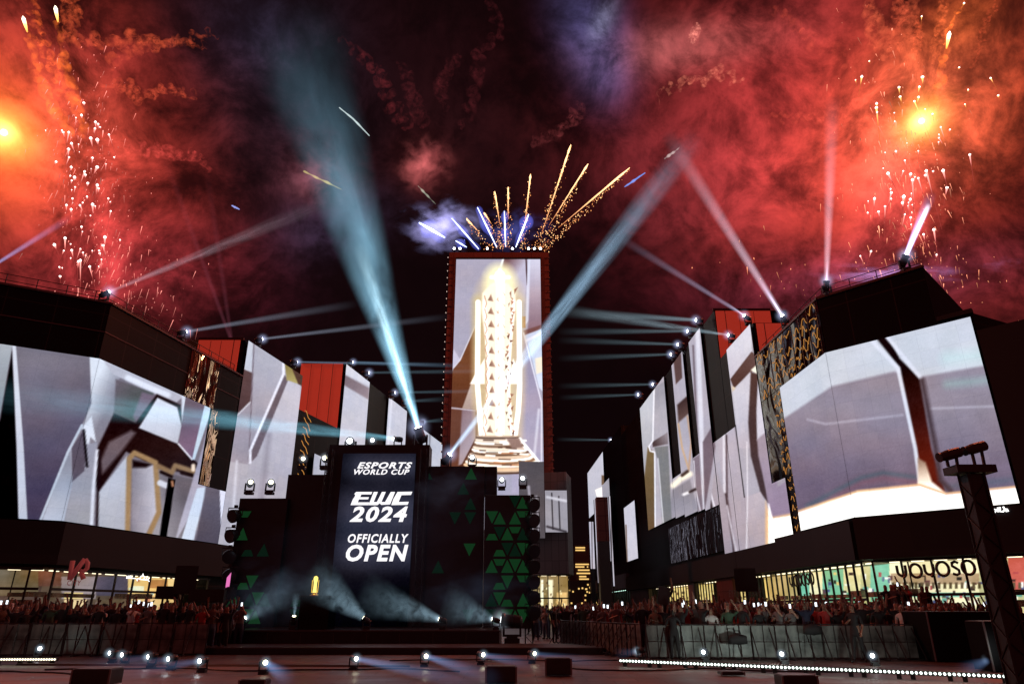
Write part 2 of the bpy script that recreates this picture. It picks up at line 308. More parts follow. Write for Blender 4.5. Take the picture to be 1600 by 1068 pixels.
#@@SPLIT1
# ------------------------------------------------------------------ ground
def ground_mat():
    m = bpy.data.materials.new('stone_paving'); m.use_nodes = True; t = m.node_tree; b = t.nodes['Principled BSDF']
    tcn = t.nodes.new('ShaderNodeTexCoord'); br = t.nodes.new('ShaderNodeTexBrick'); t.links.new(tcn.outputs['Object'], br.inputs[0])
    br.inputs['Scale'].default_value = 1; br.inputs['Brick Width'].default_value = 1.2; br.inputs['Row Height'].default_value = .6; br.inputs['Mortar Size'].default_value = .012
    br.inputs['Color1'].default_value = (.30, .22, .20, 1); br.inputs['Color2'].default_value = (.20, .15, .14, 1); br.inputs['Mortar'].default_value = (.05, .04, .04, 1)
    n = t.nodes.new('ShaderNodeTexNoise'); n.inputs['Scale'].default_value = .8; n.inputs['Detail'].default_value = 8; t.links.new(tcn.outputs['Object'], n.inputs['Vector'])
    mx = t.nodes.new('ShaderNodeMix'); mx.data_type = 'RGBA'; mx.blend_type = 'MULTIPLY'; mx.inputs['Factor'].default_value = .7
    t.links.new(br.outputs[0], mx.inputs[6]); t.links.new(n.outputs['Fac'], mx.inputs[7]); t.links.new(mx.outputs[2], b.inputs['Base Color'])
    r = t.nodes.new('ShaderNodeMapRange'); t.links.new(n.outputs['Fac'], r.inputs[0]); r.inputs[1].default_value = .3; r.inputs[2].default_value = .7; r.inputs[3].default_value = .28; r.inputs[4].default_value = .6
    t.links.new(r.outputs[0], b.inputs['Roughness'])
    bp = t.nodes.new('ShaderNodeBump'); bp.inputs['Strength'].default_value = .4; bp.inputs['Distance'].default_value = .01; t.links.new(br.outputs['Fac'], bp.inputs['Height']); bp.invert = True; t.links.new(bp.outputs[0], b.inputs['Normal'])
    return m
mb = MB(); mb.add([(-900, -200, 0), (900, -200, 0), (900, 1500, 0), (-900, 1500, 0)], [(0, 1, 2, 3)])
tag(mb.build('ground', ground_mat()), kind='structure')
WR = []
def bthing(name, label, cat, loc, group=None):
    t = thing(name, label, cat, loc, 0, group); WR.append(t); return t
def prism(name, pts, z0, z1, m, parent):
    mb = MB(); n = len(pts); a = sum(pts[i][0] * pts[(i + 1) % n][1] - pts[(i + 1) % n][0] * pts[i][1] for i in range(n))
    if a < 0: pts = pts[::-1]
    mb.add([(x, y, z0) for x, y in pts] + [(x, y, z1) for x, y in pts], [tuple(reversed(range(n))), tuple(range(n, 2 * n))] + [(i, (i + 1) % n, n + (i + 1) % n, n + i) for i in range(n)])
    o = mb.build(name, m, parent); uvs(o.data); return o
LW = Wall((-26, 40.4), (-23, 55.3)); LF = Wall((-31.2, 37.4), (-26, 40.4)); RW = Wall((19.5, 39.6), (17.1, 128)); RF = Wall((19.5, 39.6), (23.7, 35.3))
def P2(w, Y, inset=0):
    q = w.p(w.sY(Y), 0, -inset); return (q.x, q.y)
def rows(w, s0, s1, z0, z1, items, parent, depth=2.6, base=(190, 160, 80), mull=1.3, rail=2.55, seed=1, ceil=(1, .85, .55), name='shop_window'):
    """a lit shop behind its glass: back wall with goods, shelves, ceiling lamps, mullions"""
    rr = random.Random(seed); g = thing(name, None, None); g.parent = parent
    display(w, s0, s1, .02, z1, base, items, g, off=-depth, name='shop_interior', step=1.5, noise_amt=26)  # shop light is put into the glowing colours of this back wall
    mb = MB(); n = max(2, int((s1 - s0) / 1.7))
    for k in range(n):
        sc = s0 + (k + .5) * (s1 - s0) / n; wd = rr.uniform(.45, .75); cc = rr.choice([(.35,.3,.2),(.5,.12,.1),(.1,.3,.25),(.5,.45,.4),(.08,.07,.06)])
        for sh in (0.0, .55, 1.1, 1.65, 2.2):
            if rr.random() < .6: 
                vs = [w.p(s, z, o) for z in (sh + .03, sh + rr.uniform(.2, .42)) for s, o in ((sc - wd, -1.7), (sc + wd, -1.7), (sc + wd, -2.1), (sc - wd, -2.1))]
                mb.add(vs, [(0,3,2,1),(4,5,6,7),(0,1,5,4),(1,2,6,5),(2,3,7,6),(3,0,4,7)])
    each(mb, 'shelf_goods', mat('shop_goods', (.3, .2, .14), .6, var=.8, scale=2.2), g)
    slab(w, s0, s1, z1 - .02, z1 + .06, -depth, -.2, 'ceiling', mat('shop_ceiling', (.6, .55, .45), .8), g)
    lm = MB()
    for k in range(int((s1 - s0) / 1.1)):
        sc = s0 + .6 + k * 1.1
        vs = [w.p(s, z, o) for z in (z1 - .09, z1 - .04) for s, o in ((sc, -1.0), (sc + .6, -1.0), (sc + .6, -.85), (sc, -.85))]
        lm.add(vs, [(0,3,2,1),(4,5,6,7),(0,1,5,4),(1,2,6,5),(2,3,7,6),(3,0,4,7)])
    each(lm, 'ceiling_lamp', emat('shop_lamp_%d' % seed, ceil, 2.2), g)
    fm = MB(); k = s0
    def bar(a, b, c, d):
        vs = [w.p(s, z, o) for z in (c, d) for s, o in ((a, -.06), (b, -.06), (b, .04), (a, .04))]; fm.add(vs, [(0,3,2,1),(4,5,6,7),(0,1,5,4),(1,2,6,5),(2,3,7,6),(3,0,4,7)])
    while k < s1 + .01: bar(k - .05, k + .05, 0, z1); k += mull
    bar(s0, s1, rail, rail + .14); bar(s0, s1, z1 - .1, z1 + .02)
    fm.build('frame', BLK, g)
    return g
def seam_line(pts, r, m, name, parent):
    mb = MB(); mb.rings(pts, r, 5); return mb.build(name, m, parent)
def rect(x0, y0, x1, y1, c, b=1.0): return ('p', [(x0, y0), (x1, y0), (x1, y1), (x0, y1)], c, b)
# ------------------------------------------------------------------ left corner building
WHT = (190, 200, 222)
L1 = [
 ('p', [(24,535),(140,555),(143,630),(127,665),(108,700),(60,815),(42,815),(36,700)], [(118,110,128),(72,62,98),(60,560),(90,760)], 2),
 ('p', [(-20,530),(20,535),(0,650),(-20,700)], [(160,168,182),(120,135,150),(0,540),(0,640)], 2),
 ('p', [(19,548),(0,655),(-20,700),(-20,820),(32,820),(22,600)], (16,6,12), 3),
 ('p', [(19,535),(24.5,535),(37,700),(43,815),(29,815),(26,700)], [(196,202,222),(170,180,205),(25,540),(36,800)], 2),
 ('p', [(140,553),(165,560),(200,583),(185,592),(178,645),(152,694),(143,690),(137,700),(128,668),(143,630)], [(195,205,225),(125,120,138),(145,600),(180,620)], 2.5),
 ('p', [(128,668),(143,650),(150,690),(141,682),(136,725),(131,700)], WHT, 2),
 ('p', [(158,558),(240,590),(335,630),(331,642),(283,622),(276,628),(236,612),(176,584)], (172,172,192), 2.5),
 ('l', [(200,590),(240,608),(262,616)], 9, (205,210,232), 5),
 ('p', [(181,592),(240,614),(236,640),(214,660),(178,645)], [(108,92,104),(78,88,86),(180,600),(215,640)], 3),
 ('p', [(222,612),(244,618),(214,662),(208,650)], (118,98,122), 4),
 ('p', [(178,645),(212,660),(245,615),(282,632),(285,660),(279,694),(310,724),(300,742),(240,727),(197,705),(153,770),(146,740),(152,700)], [(44,16,18),(52,28,30),(180,660),(260,720)], 3),
 ('p', [(170,690),(205,672),(212,676),(190,705),(160,740),(157,720)], (110,90,100), 6),
 ('p', [(246,621),(277,636),(284,665),(278,693),(217,668)], [(196,202,224),(172,178,200),(250,640),(270,690)], 2.5),
 ('p', [(284,610),(296,616),(284,672)], WHT, 2.5),
 ('p', [(290,619),(323,634),(304,700),(300,718),(279,692),(284,660)], [(105,88,108),(122,92,128),(290,640),(310,680)], 1.5),
 ('l', [(279,693),(300,717)], 2.5, (200,200,220), 1.5),
 ('p', [(320,632),(331,638),(310,700),(304,718),(300,717)], (172,198,226), 1.5),
 ('p', [(108,700),(152,690),(146,820),(100,815),(112,760)], [(138,140,165),(150,148,160),(110,720),(140,810)], 2.5),
 ('p', [(108,703),(114,750),(100,815),(65,815)], [(128,135,160),(165,175,200),(105,720),(90,810)], 2),
 ('l', [(128,664),(106,706),(62,815)], 4, (165,180,205), 2),
 ('p', [(112,700),(130,672),(134,700),(132,735),(113,752)], (88,78,100), 2),
 ('l', [(131,672),(136,728)], 4, (20,10,20), 2.5), ('l', [(152,704),(146,760),(143,818)], 5, (198,202,224), 3),
 ('l', [(156,706),(152,820)], 5, (45,22,30), 3),
 ('p', [(155,768),(198,712),(200,840),(153,835)], [(172,178,200),(160,162,178),(160,760),(195,820)], 3),
 ('p', [(206,720),(240,722),(246,800),(225,840),(206,840)], [(132,124,142),(180,178,198),(205,760),(244,760)], 3),
 ('p', [(206,718),(240,724),(228,730),(207,730)], (40,18,22), 5),
 ('p', [(246,735),(310,750),(300,850),(225,850),(246,800)], [(150,145,158),(100,92,106),(240,800),(290,780)], 3),
 ('l', [(199,840),(202,716),(210,707),(243,722),(248,800),(228,845)], 8, (168,126,78), 3.5),
 ('l', [(248,728),(268,738),(274,727),(302,736)], 8, (150,112,74), 4), ('l', [(252,737),(268,744)], 5, (40,20,22), 3), ('l', [(284,738),(300,742)], 6, (44,24,26), 3),
 ('l', [(302,727),(302,733)], 6, (236,205,175), 3), ('l', [(250,754),(260,758)], 9, (190,195,215), 3),
 ('p', [(263,746),(274,749),(259,850),(247,850)], (10,4,7), 1.2), ('l', [(269,752),(270,758)], 4, (190,120,80), 3),
 ('p', [(316,700),(328,655),(330,760),(300,800),(272,850),(280,820)], [(150,145,175),(168,165,190),(300,720),(285,830)], 2.5),
 ('p', [(308,762),(325,760),(317,785),(301,850),(281,850)], [(176,196,226),(190,206,232),(312,770),(290,840)], 2),
 ('p', [(322,755),(343,755),(349,870),(300,870),(315,800)], [(100,92,112),(85,76,96),(330,760),(330,840)], 1.5),
 ('p', [(343,755),(360,755),(366,870),(347,870)], (204,206,232), 1.5),
]
bl = bthing('building', 'dark corner building on the left wrapped by a wide faceted video wall', 'building', (-26, 40.4, 0))
ext = LF.p(-22, 0); prism('upper_wall', [(ext.x, ext.y), (-31.2, 37.4), (-26, 40.4), (-23, 55.3), (-44, 59), (-56, 36)], 3.75, 20, DARKP, bl)
e2 = LF.p(-22, 0, -3); prism('ground_floor_wall', [(e2.x, e2.y), tuple(LF.p(5, 0, -3).xy), tuple(LW.p(2.6, 0, -3).xy), tuple(LW.p(15, 0, -3).xy), (-44, 58.5), (-55, 36.5)], 0, 3.75, BAND, bl)
display(LF, -14, 6.0 + .04, 6.3, 16.2, (120,110,128), L1, bl); sN = LW.sY(51.7)
display(LW, -.06, sN, 6.3, 16.2, (120,110,128), L1, bl); display(LW, sN + .003, LW.sY(55.25), 6.3, 10.3, (120,110,128), L1, bl)
slab(LF, -22, 6.3, 3.9, 6.2, .006, .35, 'fascia', BAND, bl); slab(LW, 0, 18.5, 3.9, 6.2, .006, .35, 'fascia', BAND, bl)
MIR = mirror_mat('rippled_gold_mirror', (.95, .62, .36), .6, .16, .7)
a = LW.hit(299, 548)[0]; b = LW.hit(343, 570)[0]
slab(LW, a, b, 16.25, 19.9, .005, .06, 'mirror_panel', MIR, bl); slab(LW, sN + .3, sN + 1.5, 10.35, 16.2, .005, .06, 'mirror_panel', MIR, bl)
for q in (LF, LW):
    s0, s1 = (-20, 6.0) if q is LF else (0, 15.2); slab(q, s0, s1, 19.95, 20.08, -.1, .12, 'parapet', mat('parapet_metal', (.12, .05, .05), .4), bl); slab(q, s0, s1, 18.0, 18.05, .004, .05, 'panel_joint', mat('parapet_metal', (.12, .05, .05), .4), bl)
rr = random.Random(3)
shopL = [rect(-60,880,60,930,(120,95,60)), rect(60,885,96,915,(120,70,50)), rect(96,900,150,935,(150,125,120)), rect(100,925,130,935,(225,185,90)), rect(150,900,200,930,(95,75,85)),
         rect(100,936,135,960,(235,190,110)), rect(150,936,165,962,(200,140,200)), rect(200,880,360,932,(232,185,90)), rect(206,915,225,923,(220,225,180)), rect(232,905,262,918,(190,125,60)), rect(262,900,300,935,(245,205,120)), rect(300,895,352,930,(170,140,70)), rect(205,935,352,960,(220,180,100)), rect(150,936,200,960,(120,90,60))]
for i in range(26):
    x = rr.uniform(200, 350); y = rr.uniform(895, 950); shopL.append(rect(x, y, x + rr.uniform(2, 9), y + rr.uniform(2, 6), rr.choice([(120,80,40),(250,235,190),(70,45,30),(200,110,70),(180,220,200)]), 2))
rows(LF, -12, 5.7, 0, 3.7, shopL, bl, base=(95, 65, 50), mull=1.9, seed=4, name='shop_window')
rows(LW, .4, 15, 0, 3.7, shopL, bl, base=(110, 80, 55), mull=1.6, seed=5, name='shop_window')
# middle left block
b2 = bthing('building', 'red sided block with creased white screen behind the left corner building', 'building', (-23, 55.5, 0))
prism('wall', [P2(LW, 55.35, .25), P2(LW, 65.2, .25), (-31, 68), (-30, 56.6), (-27.3, 55.35)], 0, 23.45, DARKP, b2)
L2 = [('p', [(380,520),(398,530),(393,582),(378,575)], (188,190,206), 2), ('p', [(380,576),(396,583),(391,630),(368,652),(368,600)], [(104,70,70),(92,60,62),(385,580),(385,640)], 2),
 ('p', [(371,648),(391,628),(388,725),(355,720),(362,690)], (152,140,158), 1.5), ('l', [(371,648),(391,628)], 2, (200,195,210), 1.5), ('l', [(397,535),(389,720)], 2.5, (120,100,115), 2),
 ('p', [(398,536),(444,562),(443,584),(391,702)], [(170,165,182),(150,140,158),(420,560),(400,680)], 2),
 ('p', [(443,583),(451,594),(402,712),(392,722),(391,702)], (112,92,104), 2), ('l', [(443,562),(443,584),(391,703),(391,722)], 4, (218,216,236), 2),
 ('p', [(444,562),(456,570),(468,600),(448,594)], [(150,126,56),(190,170,90),(450,570),(460,600)], 2), ('p', [(453,568),(480,584),(475,606),(466,600)], (100,64,52), 2),
 ('p', [(450,594),(470,602),(462,700),(456,760),(394,780),(392,725),(402,712)], [(186,180,198),(165,158,176),(450,620),(410,740)], 2), ('l', [(370,720),(360,860)], 3, (198,196,214), 4), ('l', [(420,680),(400,860)], 8, (150,140,158), 8)]
display(LW, LW.sY(55.45), LW.sY(65.15), 6.3, 23.35, (168,162,178), L2, b2, off=.0)
RED = mat('red_emissive_panel', (.34, .05, .03), .7, emit=lin((168, 46, 32)), es=.72, var=.15, scale=.6)  # red panel carrying its own even red emission
def red_face(pts, name, parent):
    mb = MB(); n = len(pts); mb.add([p for p in pts] + [(p[0], p[1] + .1, p[2]) for p in pts], [tuple(range(n)), tuple(reversed(range(n, 2 * n)))] + [(i, n + i, n + (i + 1) % n, (i + 1) % n) for i in range(n)])
    o = mb.build(name, RED, parent); return o
red_face([(-27.2, 55.2, 19.0), (-23.6, 55.2, 19.0), (-23.6, 55.2, 23.3), (-27.2, 55.2, 23.3)], 'red_side_panel', b2)
slab(Wall((-27.2, 55.2), (-23.4, 55.2)), .02, 3.9, 23.3, 23.5, -.2, .12, 'coping', RUST, b2); seam_line([(-24.1, 55.16, 19), (-24.1, 55.16, 23.3)], .03, BLK, 'panel_joint', b2)
# low recessed block with light strings
b3 = bthing('building', 'low dark left block hung with curved gold light strings between two white video walls', 'building', (-21, 65.5, 0))
prism('wall', [P2(LW, 65.25, .6), P2(LW, 74.3, .1), (-30, 76), (-31, 68.2)], 0, 20.2, DARKP, b3)
display(LW, LW.sY(69), LW.sY(74.2), 6.3, 16.3, (168,165,182), [('p', [(470,690),(490,690),(488,760),(470,760)], (110,70,58), 2)], b3)
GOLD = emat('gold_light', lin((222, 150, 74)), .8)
gs = MB()
for i in range(11):
    s = LW.sY(66.3) ; z = 19.6 - i * .78; gs.rings([LW.p(s + t * 1.5, z + .45 * math.cos(t * 2.6) + .1 * math.sin(i * 2 + t * 9), .02) for t in np.linspace(0, 1, 8)], .035, 4)
each(gs, 'light_string_or_reflection', GOLD, b3)
# far left high block
b4 = bthing('building', 'tall striped left block with a large red side wall beside the stage screen', 'building', (-19, 74.5, 0))
prism('wall', [P2(LW, 74.45, .25), P2(LW, 97, .25), (-26, 99), (-29, 76)], 0, 28.0, DARKP, b4)
display(LW, LW.sY(74.5), LW.sY(81.3), 6.3, 27.9, (186,182,198), [('p', [(535,583),(577,606),(576,624),(535,600)], [(130,104,112),(150,125,135),(540,590),(575,612)], 3), ('p', [(535,560),(585,590),(585,606),(535,582)], (200,198,214), 3)], b4, off=0)
display(LW, LW.sY(87.8), LW.sY(94.8), 6.3, 27.9, (186,184,202), [('l', [(612,620),(606,700)], 3, (210,208,225), 3)], b4, off=0)
red_face([(-24.3, 74.3, 20.0), (-19.5, 74.3, 20.0), (-19.5, 74.3, 27.9), (-24.3, 74.3, 27.9)], 'red_side_panel', b4)
seam_line([(-20.6, 74.26, 20), (-20.6, 74.26, 27.9)], .03, BLK, 'panel_joint', b4); slab(Wall((-24.3, 74.3), (-19.2, 74.3)), 0, 5.2, 27.9, 28.1, -.2, .14, 'coping', RUST, b4)
b5 = bthing('building', 'distant left block with a pale video wall just left of the red framed tower', 'building', (-15, 98, 0))
prism('wall', [P2(LW, 97.2, .3), P2(LW, 99.5, .3), (-13, 112), (-22, 112)], 0, 26.5, DARKP, b5)
s0, z0 = LW.hit(663, 671); display(LW, s0, s0 + 22, 8, min(z0, 30), (180,182,200), [('l', [(672,676),(668,760)], 2, (120,118,130), 2)], b5, off=-.1)
# ------------------------------------------------------------------ right buildings
BRT = (330, 322, 305)
R1 = [
 ('p', [(1200,668),(1233,648),(1300,603),(1397,580),(1440,588),(1600,560),(1620,800),(1200,860)], [(142,128,148),(112,92,120),(1300,640),(1300,760)], 5),
 ('l', [(1300,775),(1345,752),(1380,744),(1432,752)], 16, (128,88,112), 12), ('l', [(1262,790),(1310,764),(1345,746),(1380,738),(1430,745)], 6, (84,98,118), 8),
 ('l', [(1480,760),(1592,748)], 8, (96,96,120), 10), ('l', [(1470,735),(1592,728)], 10, (128,108,138), 12),
 ('l', [(1262,655),(1290,662),(1410,648)], 3, (165,155,178), 4), ('l', [(1450,638),(1560,634)], 3, (168,160,182), 4), ('l', [(1480,560),(1530,555)], 18, (176,205,215), 20), ('l', [(1480,600),(1560,592)], 10, (140,160,165), 14),
 ('p', [(1369,528),(1386,524),(1406,560),(1437,591),(1455,700),(1478,772),(1440,775),(1432,700),(1406,574)], [(38,16,18),(120,30,16),(1400,580),(1442,715)], 3),
 ('l', [(1362,532),(1403,575),(1430,700),(1438,757)], 6, (202,206,226), 3), ('l', [(1386,526),(1438,589)], 6, (202,206,226), 3),
 ('l', [(1441,594),(1462,700),(1470,750),(1485,766)], 8, (84,62,72), 7), ('p', [(1434,715),(1446,722),(1456,752),(1480,772),(1434,775)], [(170,130,105),(300,280,250),(1440,722),(1450,765)], 4),
 ('p', [(1240,799),(1340,765),(1437,755),(1478,769),(1600,757),(1620,790),(1340,830),(1240,850)], (240,176,118), 3), ('p', [(1240,803),(1340,769),(1437,759),(1478,773),(1600,761),(1620,800),(1340,840),(1240,860)], BRT, 3),
]
br_ = bthing('building', 'dark right corner building whose huge pale video wall glows white at the bottom', 'building', (19.5, 39.6, 0))
F = lambda s, o=0: tuple(RF.p(s, 0, o).xy)
prism('upper_wall', [P2(RW, 50.55), P2(RW, 39.6), F(6.1), (30.5, 42), (29, 52)], 4.1, 20, DARKP, br_)
prism('lower_wing_wall', [F(6.15), F(7.85), (33, 38), (30.6, 42)], 4.1, 16.55, DARKP, br_)
prism('end_wing_wall', [F(7.9, .35), F(24, .35), (44, 34), (33.2, 38)], 0, 15.4, mat('matt_black_cladding', (.008, .006, .007), .6), br_)
prism('ground_floor_wall', [P2(RW, 50.5, 3), tuple(RW.p(2.2, 0, -3).xy), F(7.8, -3), (33, 38), (29, 51.9)], 0, 4.1, BAND, br_)
display(RF, -.08, 7.75, 6.4, 16.3, (186,192,208), R1, br_, off=.16); display(RW, -.08, RW.sY(46.7), 6.4, 16.3, (186,192,208), R1, br_, off=.16)
slab(RF, -.1, 7.9, 4.1, 6.3, .006, .45, 'fascia', BAND, br_); slab(RW, .1, 11, 4.1, 6.25, .006, .45, 'fascia', BAND, br_)
DMIR = mirror_mat('rippled_dark_mirror', (.36, .37, .42), .6, .16, .22)
BMIR = mirror_mat('black_glass_panel', (.022, .021, .024), .25, .2, .25)
slab(RW, .05, RW.sY(50.5), 16.35, 19.9, .005, .05, 'mirror_panel', BMIR, br_); slab(RW, RW.sY(46.75), RW.sY(50.5), 10.2, 16.3, .005, .05, 'mirror_panel', BMIR, br_)
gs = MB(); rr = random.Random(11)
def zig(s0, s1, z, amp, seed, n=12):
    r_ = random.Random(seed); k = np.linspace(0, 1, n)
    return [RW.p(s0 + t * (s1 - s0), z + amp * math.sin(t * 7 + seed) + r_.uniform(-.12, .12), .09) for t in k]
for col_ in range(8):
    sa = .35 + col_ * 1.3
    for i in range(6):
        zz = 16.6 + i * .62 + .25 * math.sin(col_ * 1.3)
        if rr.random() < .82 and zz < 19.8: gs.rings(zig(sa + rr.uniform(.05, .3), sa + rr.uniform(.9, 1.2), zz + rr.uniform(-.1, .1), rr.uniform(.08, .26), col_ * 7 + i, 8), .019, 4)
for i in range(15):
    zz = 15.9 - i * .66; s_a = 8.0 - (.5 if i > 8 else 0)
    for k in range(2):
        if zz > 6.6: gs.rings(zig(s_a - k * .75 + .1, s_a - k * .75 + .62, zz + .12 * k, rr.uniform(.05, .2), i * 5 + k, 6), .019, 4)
each(gs, 'light_string_or_reflection', GOLD, br_)  # gold reflections in the mirror panels, put in as glowing tubes
for k in range(1, 9):
    slab(RW, .35 + (k - 1) * 1.3, .38 + (k - 1) * 1.3, 16.4, 19.9, .051, .08, 'panel_joint', mat('joint_bronze', (.3, .2, .1), .4), br_)
slab(RW, 0, 10.9, 19.95, 20.1, -.1, .12, 'parapet', mat('parapet_metal', (.12, .05, .05), .4), br_); slab(RF, 0, 6.15, 19.95, 20.1, -.1, .12, 'parapet', mat('parapet_metal', (.12, .05, .05), .4), br_)
slab(RF, 6.2, 7.9, 16.5, 16.75, -.1, .2, 'parapet', BLK, br_)
rr = random.Random(8)
GRN = (110, 200, 150); YEL = (235, 205, 110); CRM = (245, 228, 160)
shopR = [rect(1360,850,1390,960,GRN), rect(1390,850,1530,960,CRM), rect(1392,895,1530,912,(190,150,100)), rect(1390,925,1530,932,(120,200,160)), rect(1540,850,1640,960,(200,190,120)), rect(1575,870,1640,925,(225,80,60)), rect(1545,880,1572,905,(200,90,90),2),
         rect(1205,870,1250,960,YEL), rect(1250,860,1290,960,GRN), rect(1265,880,1285,940,(245,225,150)), rect(1290,860,1345,960,(120,200,140)), rect(1318,885,1345,925,(235,215,130)), rect(1195,870,1215,960,(225,200,210))]
for i in range(150):
    x = rr.uniform(1200, 1620); y = rr.uniform(893, 945); shopR.append(rect(x, y, x + rr.uniform(2, 9), y + rr.uniform(2, 9), rr.choice([(120,70,60),(250,245,210),(70,45,40),(200,60,60),(100,180,150),(90,90,140),(235,200,90),(60,50,40)]), 1.6))
for i in range(26):
    x = 1393 + i * 9; shopR.append(rect(x, 909, x + 4.5, 919, (110, 85, 50), 1.5))
rows(RF, .4, 7.6, 0, 4.05, shopR, br_, base=(200, 190, 120), mull=1.45, rail=2.2, seed=9)
rows(RF, 8.2, 14, 0, 4.05, shopR, br_, base=(200, 190, 120), mull=1.9, rail=1.9, seed=10)
rows(RW, .4, 15.0, 0, 4.05, shopR, br_, base=(200, 190, 110), mull=.95, rail=2.0, seed=12)
# second right block
RM = [
 ('p', [(1130,548),(1173,500),(1175,549),(1141,592)], [(200,196,212),(186,178,196),(1150,540),(1150,590)], 1.5),
 ('p', [(1141,592),(1174,549),(1181,553),(1184,572),(1147,607)], [(96,60,54),(112,76,72),(1150,590),(1175,560)], 1.5),
 ('p', [(1144,610),(1173,580),(1172,700),(1155,700)], [(196,190,206),(182,168,184),(1155,620),(1160,700)], 2),
 ('p', [(1173,500),(1200,500),(1184,560),(1178,552)], (170,160,175), 2),
 ('p', [(1173,581),(1185,584),(1183,660),(1186,700),(1196,760),(1203,790),(1188,768),(1173,712),(1169,660)], [(96,62,58),(80,56,60),(1178,590),(1185,720)], 2.5),
 ('p', [(1185,583),(1192,590),(1200,672),(1183,688),(1182,640)], (196,190,210), 2), ('p', [(1183,686),(1205,668),(1215,760),(1245,740),(1250,805),(1203,808),(1196,760),(1185,712)], [(158,138,158),(150,122,155),(1190,700),(1225,790)], 3),
 ('p', [(1173,578),(1184,568),(1186,585)], (250,235,210), 1.5), ('p', [(1143,602),(1150,606),(1144,612)], (215,190,160), 1.5),
 ('p', [(1120,690),(1149,664),(1163,775),(1168,775),(1166,880),(1150,880),(1132,770)], [(176,162,178),(166,146,158),(1140,690),(1155,860)], 2),
 ('p', [(1166,775),(1188,768),(1200,800),(1202,870),(1166,880)], [(182,164,176),(168,148,160),(1175,780),(1185,860)], 2),
 ('l', [(1131,680),(1132,772)], 4, (208,198,212), 2), ('l', [(1135,680),(1136,775)], 3, (104,78,86), 2), ('l', [(1149,664),(1163,776)], 2, (26,10,12), 1),
 ('l', [(1167,690),(1168,775),(1166,880)], 2, (210,200,212), 1.5), ('l', [(1134,772),(1146,850),(1148,880)], 5, (92,66,72), 3), ('l', [(1136,790),(1150,860)], 3, (198,186,200), 3),
 ('p', [(1117,695),(1109,760),(1119,800),(1131,880),(1145,880),(1133,775),(1122,740)], [(172,158,172),(160,138,150),(1115,720),(1135,860)], 2),
 ('l', [(1117,693),(1108,760),(1119,800),(1130,872)], 2.5, (214,204,218), 1.5), ('l', [(1116,690),(1105,762),(1113,800)], 4, (62,40,42), 3),
 ('p', [(1196,782),(1204,808),(1243,800),(1252,838),(1196,860)], (246,182,120), 4), ('p', [(1201,786),(1207,810),(1246,804),(1252,850),(1201,862)], BRT, 3),
 # columns between the dark strips
 ('p', [(1076,520),(1100,500),(1120,700),(1102,860),(1088,860),(1080,700)], (172,160,176), 2), ('l', [(1090,520),(1097,700),(1101,860)], 7, (206,200,216), 3), ('l', [(1083,540),(1090,700)], 3, (126,104,116), 2),
 ('p', [(1098,690),(1112,666),(1118,697),(1107,762),(1101,800)], (120,96,110), 2.5), ('p', [(1083,716),(1093,709),(1099,805),(1092,810)], (134,112,126), 2), ('l', [(1084,720),(1086,760),(1097,810)], 2, (205,195,210), 1.5),
 ('p', [(1045,560),(1070,548),(1078,640),(1090,860),(1040,860),(1050,700)], (170,160,176), 2), ('p', [(1052,560),(1064,552),(1066,590),(1056,600)], (104,70,66), 2),
 ('p', [(1058,632),(1076,616),(1077,645),(1060,660)], [(78,50,48),(120,84,76),(1060,630),(1070,655)], 3), ('l', [(1060,662),(1066,700),(1076,732)], 3, (205,160,120), 2), ('l', [(1074,650),(1080,690),(1076,735)], 3, (196,150,120), 2),
 ('l', [(1052,758),(1063,748),(1078,740)], 8, (255,238,205), 5), ('l', [(1066,742),(1074,736)], 5, (88,62,52), 3), ('p', [(1050,765),(1078,748),(1094,810),(1040,860)], [(138,130,144),(166,154,168),(1055,770),(1080,830)], 3), ('l', [(1068,772),(1078,768)], 4, (236,230,236), 3), ('l', [(1078,768),(1086,764)], 4, (60,40,44), 3),
 ('p', [(985,635),(1022,608),(1019,686),(1013,696),(1006,760)], [(182,184,196),(166,162,172),(1000,640),(1010,720)], 1.5),
 ('p', [(1023,606),(1045,590),(1043,676),(1020,689)], [(150,146,160),(168,162,176),(1025,620),(1040,640)], 2), ('p', [(1019,690),(1043,675),(1044,693),(1020,698)], [(84,60,62),(140,125,132),(1022,692),(1040,680)], 2),
 ('p', [(985,680),(1000,690),(1009,755),(1006,860),(990,860)], (170,150,156), 2), ('p', [(1012,698),(1023,706),(1024,860),(1004,860),(1004,770)], [(130,100,58),(112,80,48),(1012,720),(1012,830)], 2),
 ('l', [(1022,608),(1020,688),(1014,697),(1016,704),(1023,706),(1024,830)], 2.4, (222,220,232), 1.5), ('p', [(1025,706),(1028,740),(1038,860),(1025,860)], (176,166,178), 2), ('p', [(1022,698),(1044,696),(1052,860),(1038,860),(1028,720)], (122,120,122), 2), ('l', [(1028,716),(1040,860)], 2, (196,192,200), 1.5),
]
b6 = bthing('building', 'right block with red side and fluted pale video wall beside the painted gold reflections', 'building', (19, 50.8, 0))
prism('wall', [P2(RW, 50.65, .2), P2(RW, 59.15, .2), (27, 59.15), (28, 50.65)], 4.1, 23.0, DARKP, b6)
prism('ground_floor_wall', [P2(RW, 50.7, 3), P2(RW, 59.2, 3), (27, 59.15), (28, 50.7)], 0, 4.1, BAND, b6)
Y = RW.sY
display(RW, Y(48.15), Y(50.6), 6.1, 10.15, (165,150,165), RM, b6, off=.1, name='screen'); display(RW, Y(50.7), Y(56.6), 6.1, 22.9, (170,160,175), RM, b6, off=.05)
display(RW, Y(56.62), Y(59.15), 6.1, 16.0, (170,160,175), RM, b6, off=.05)
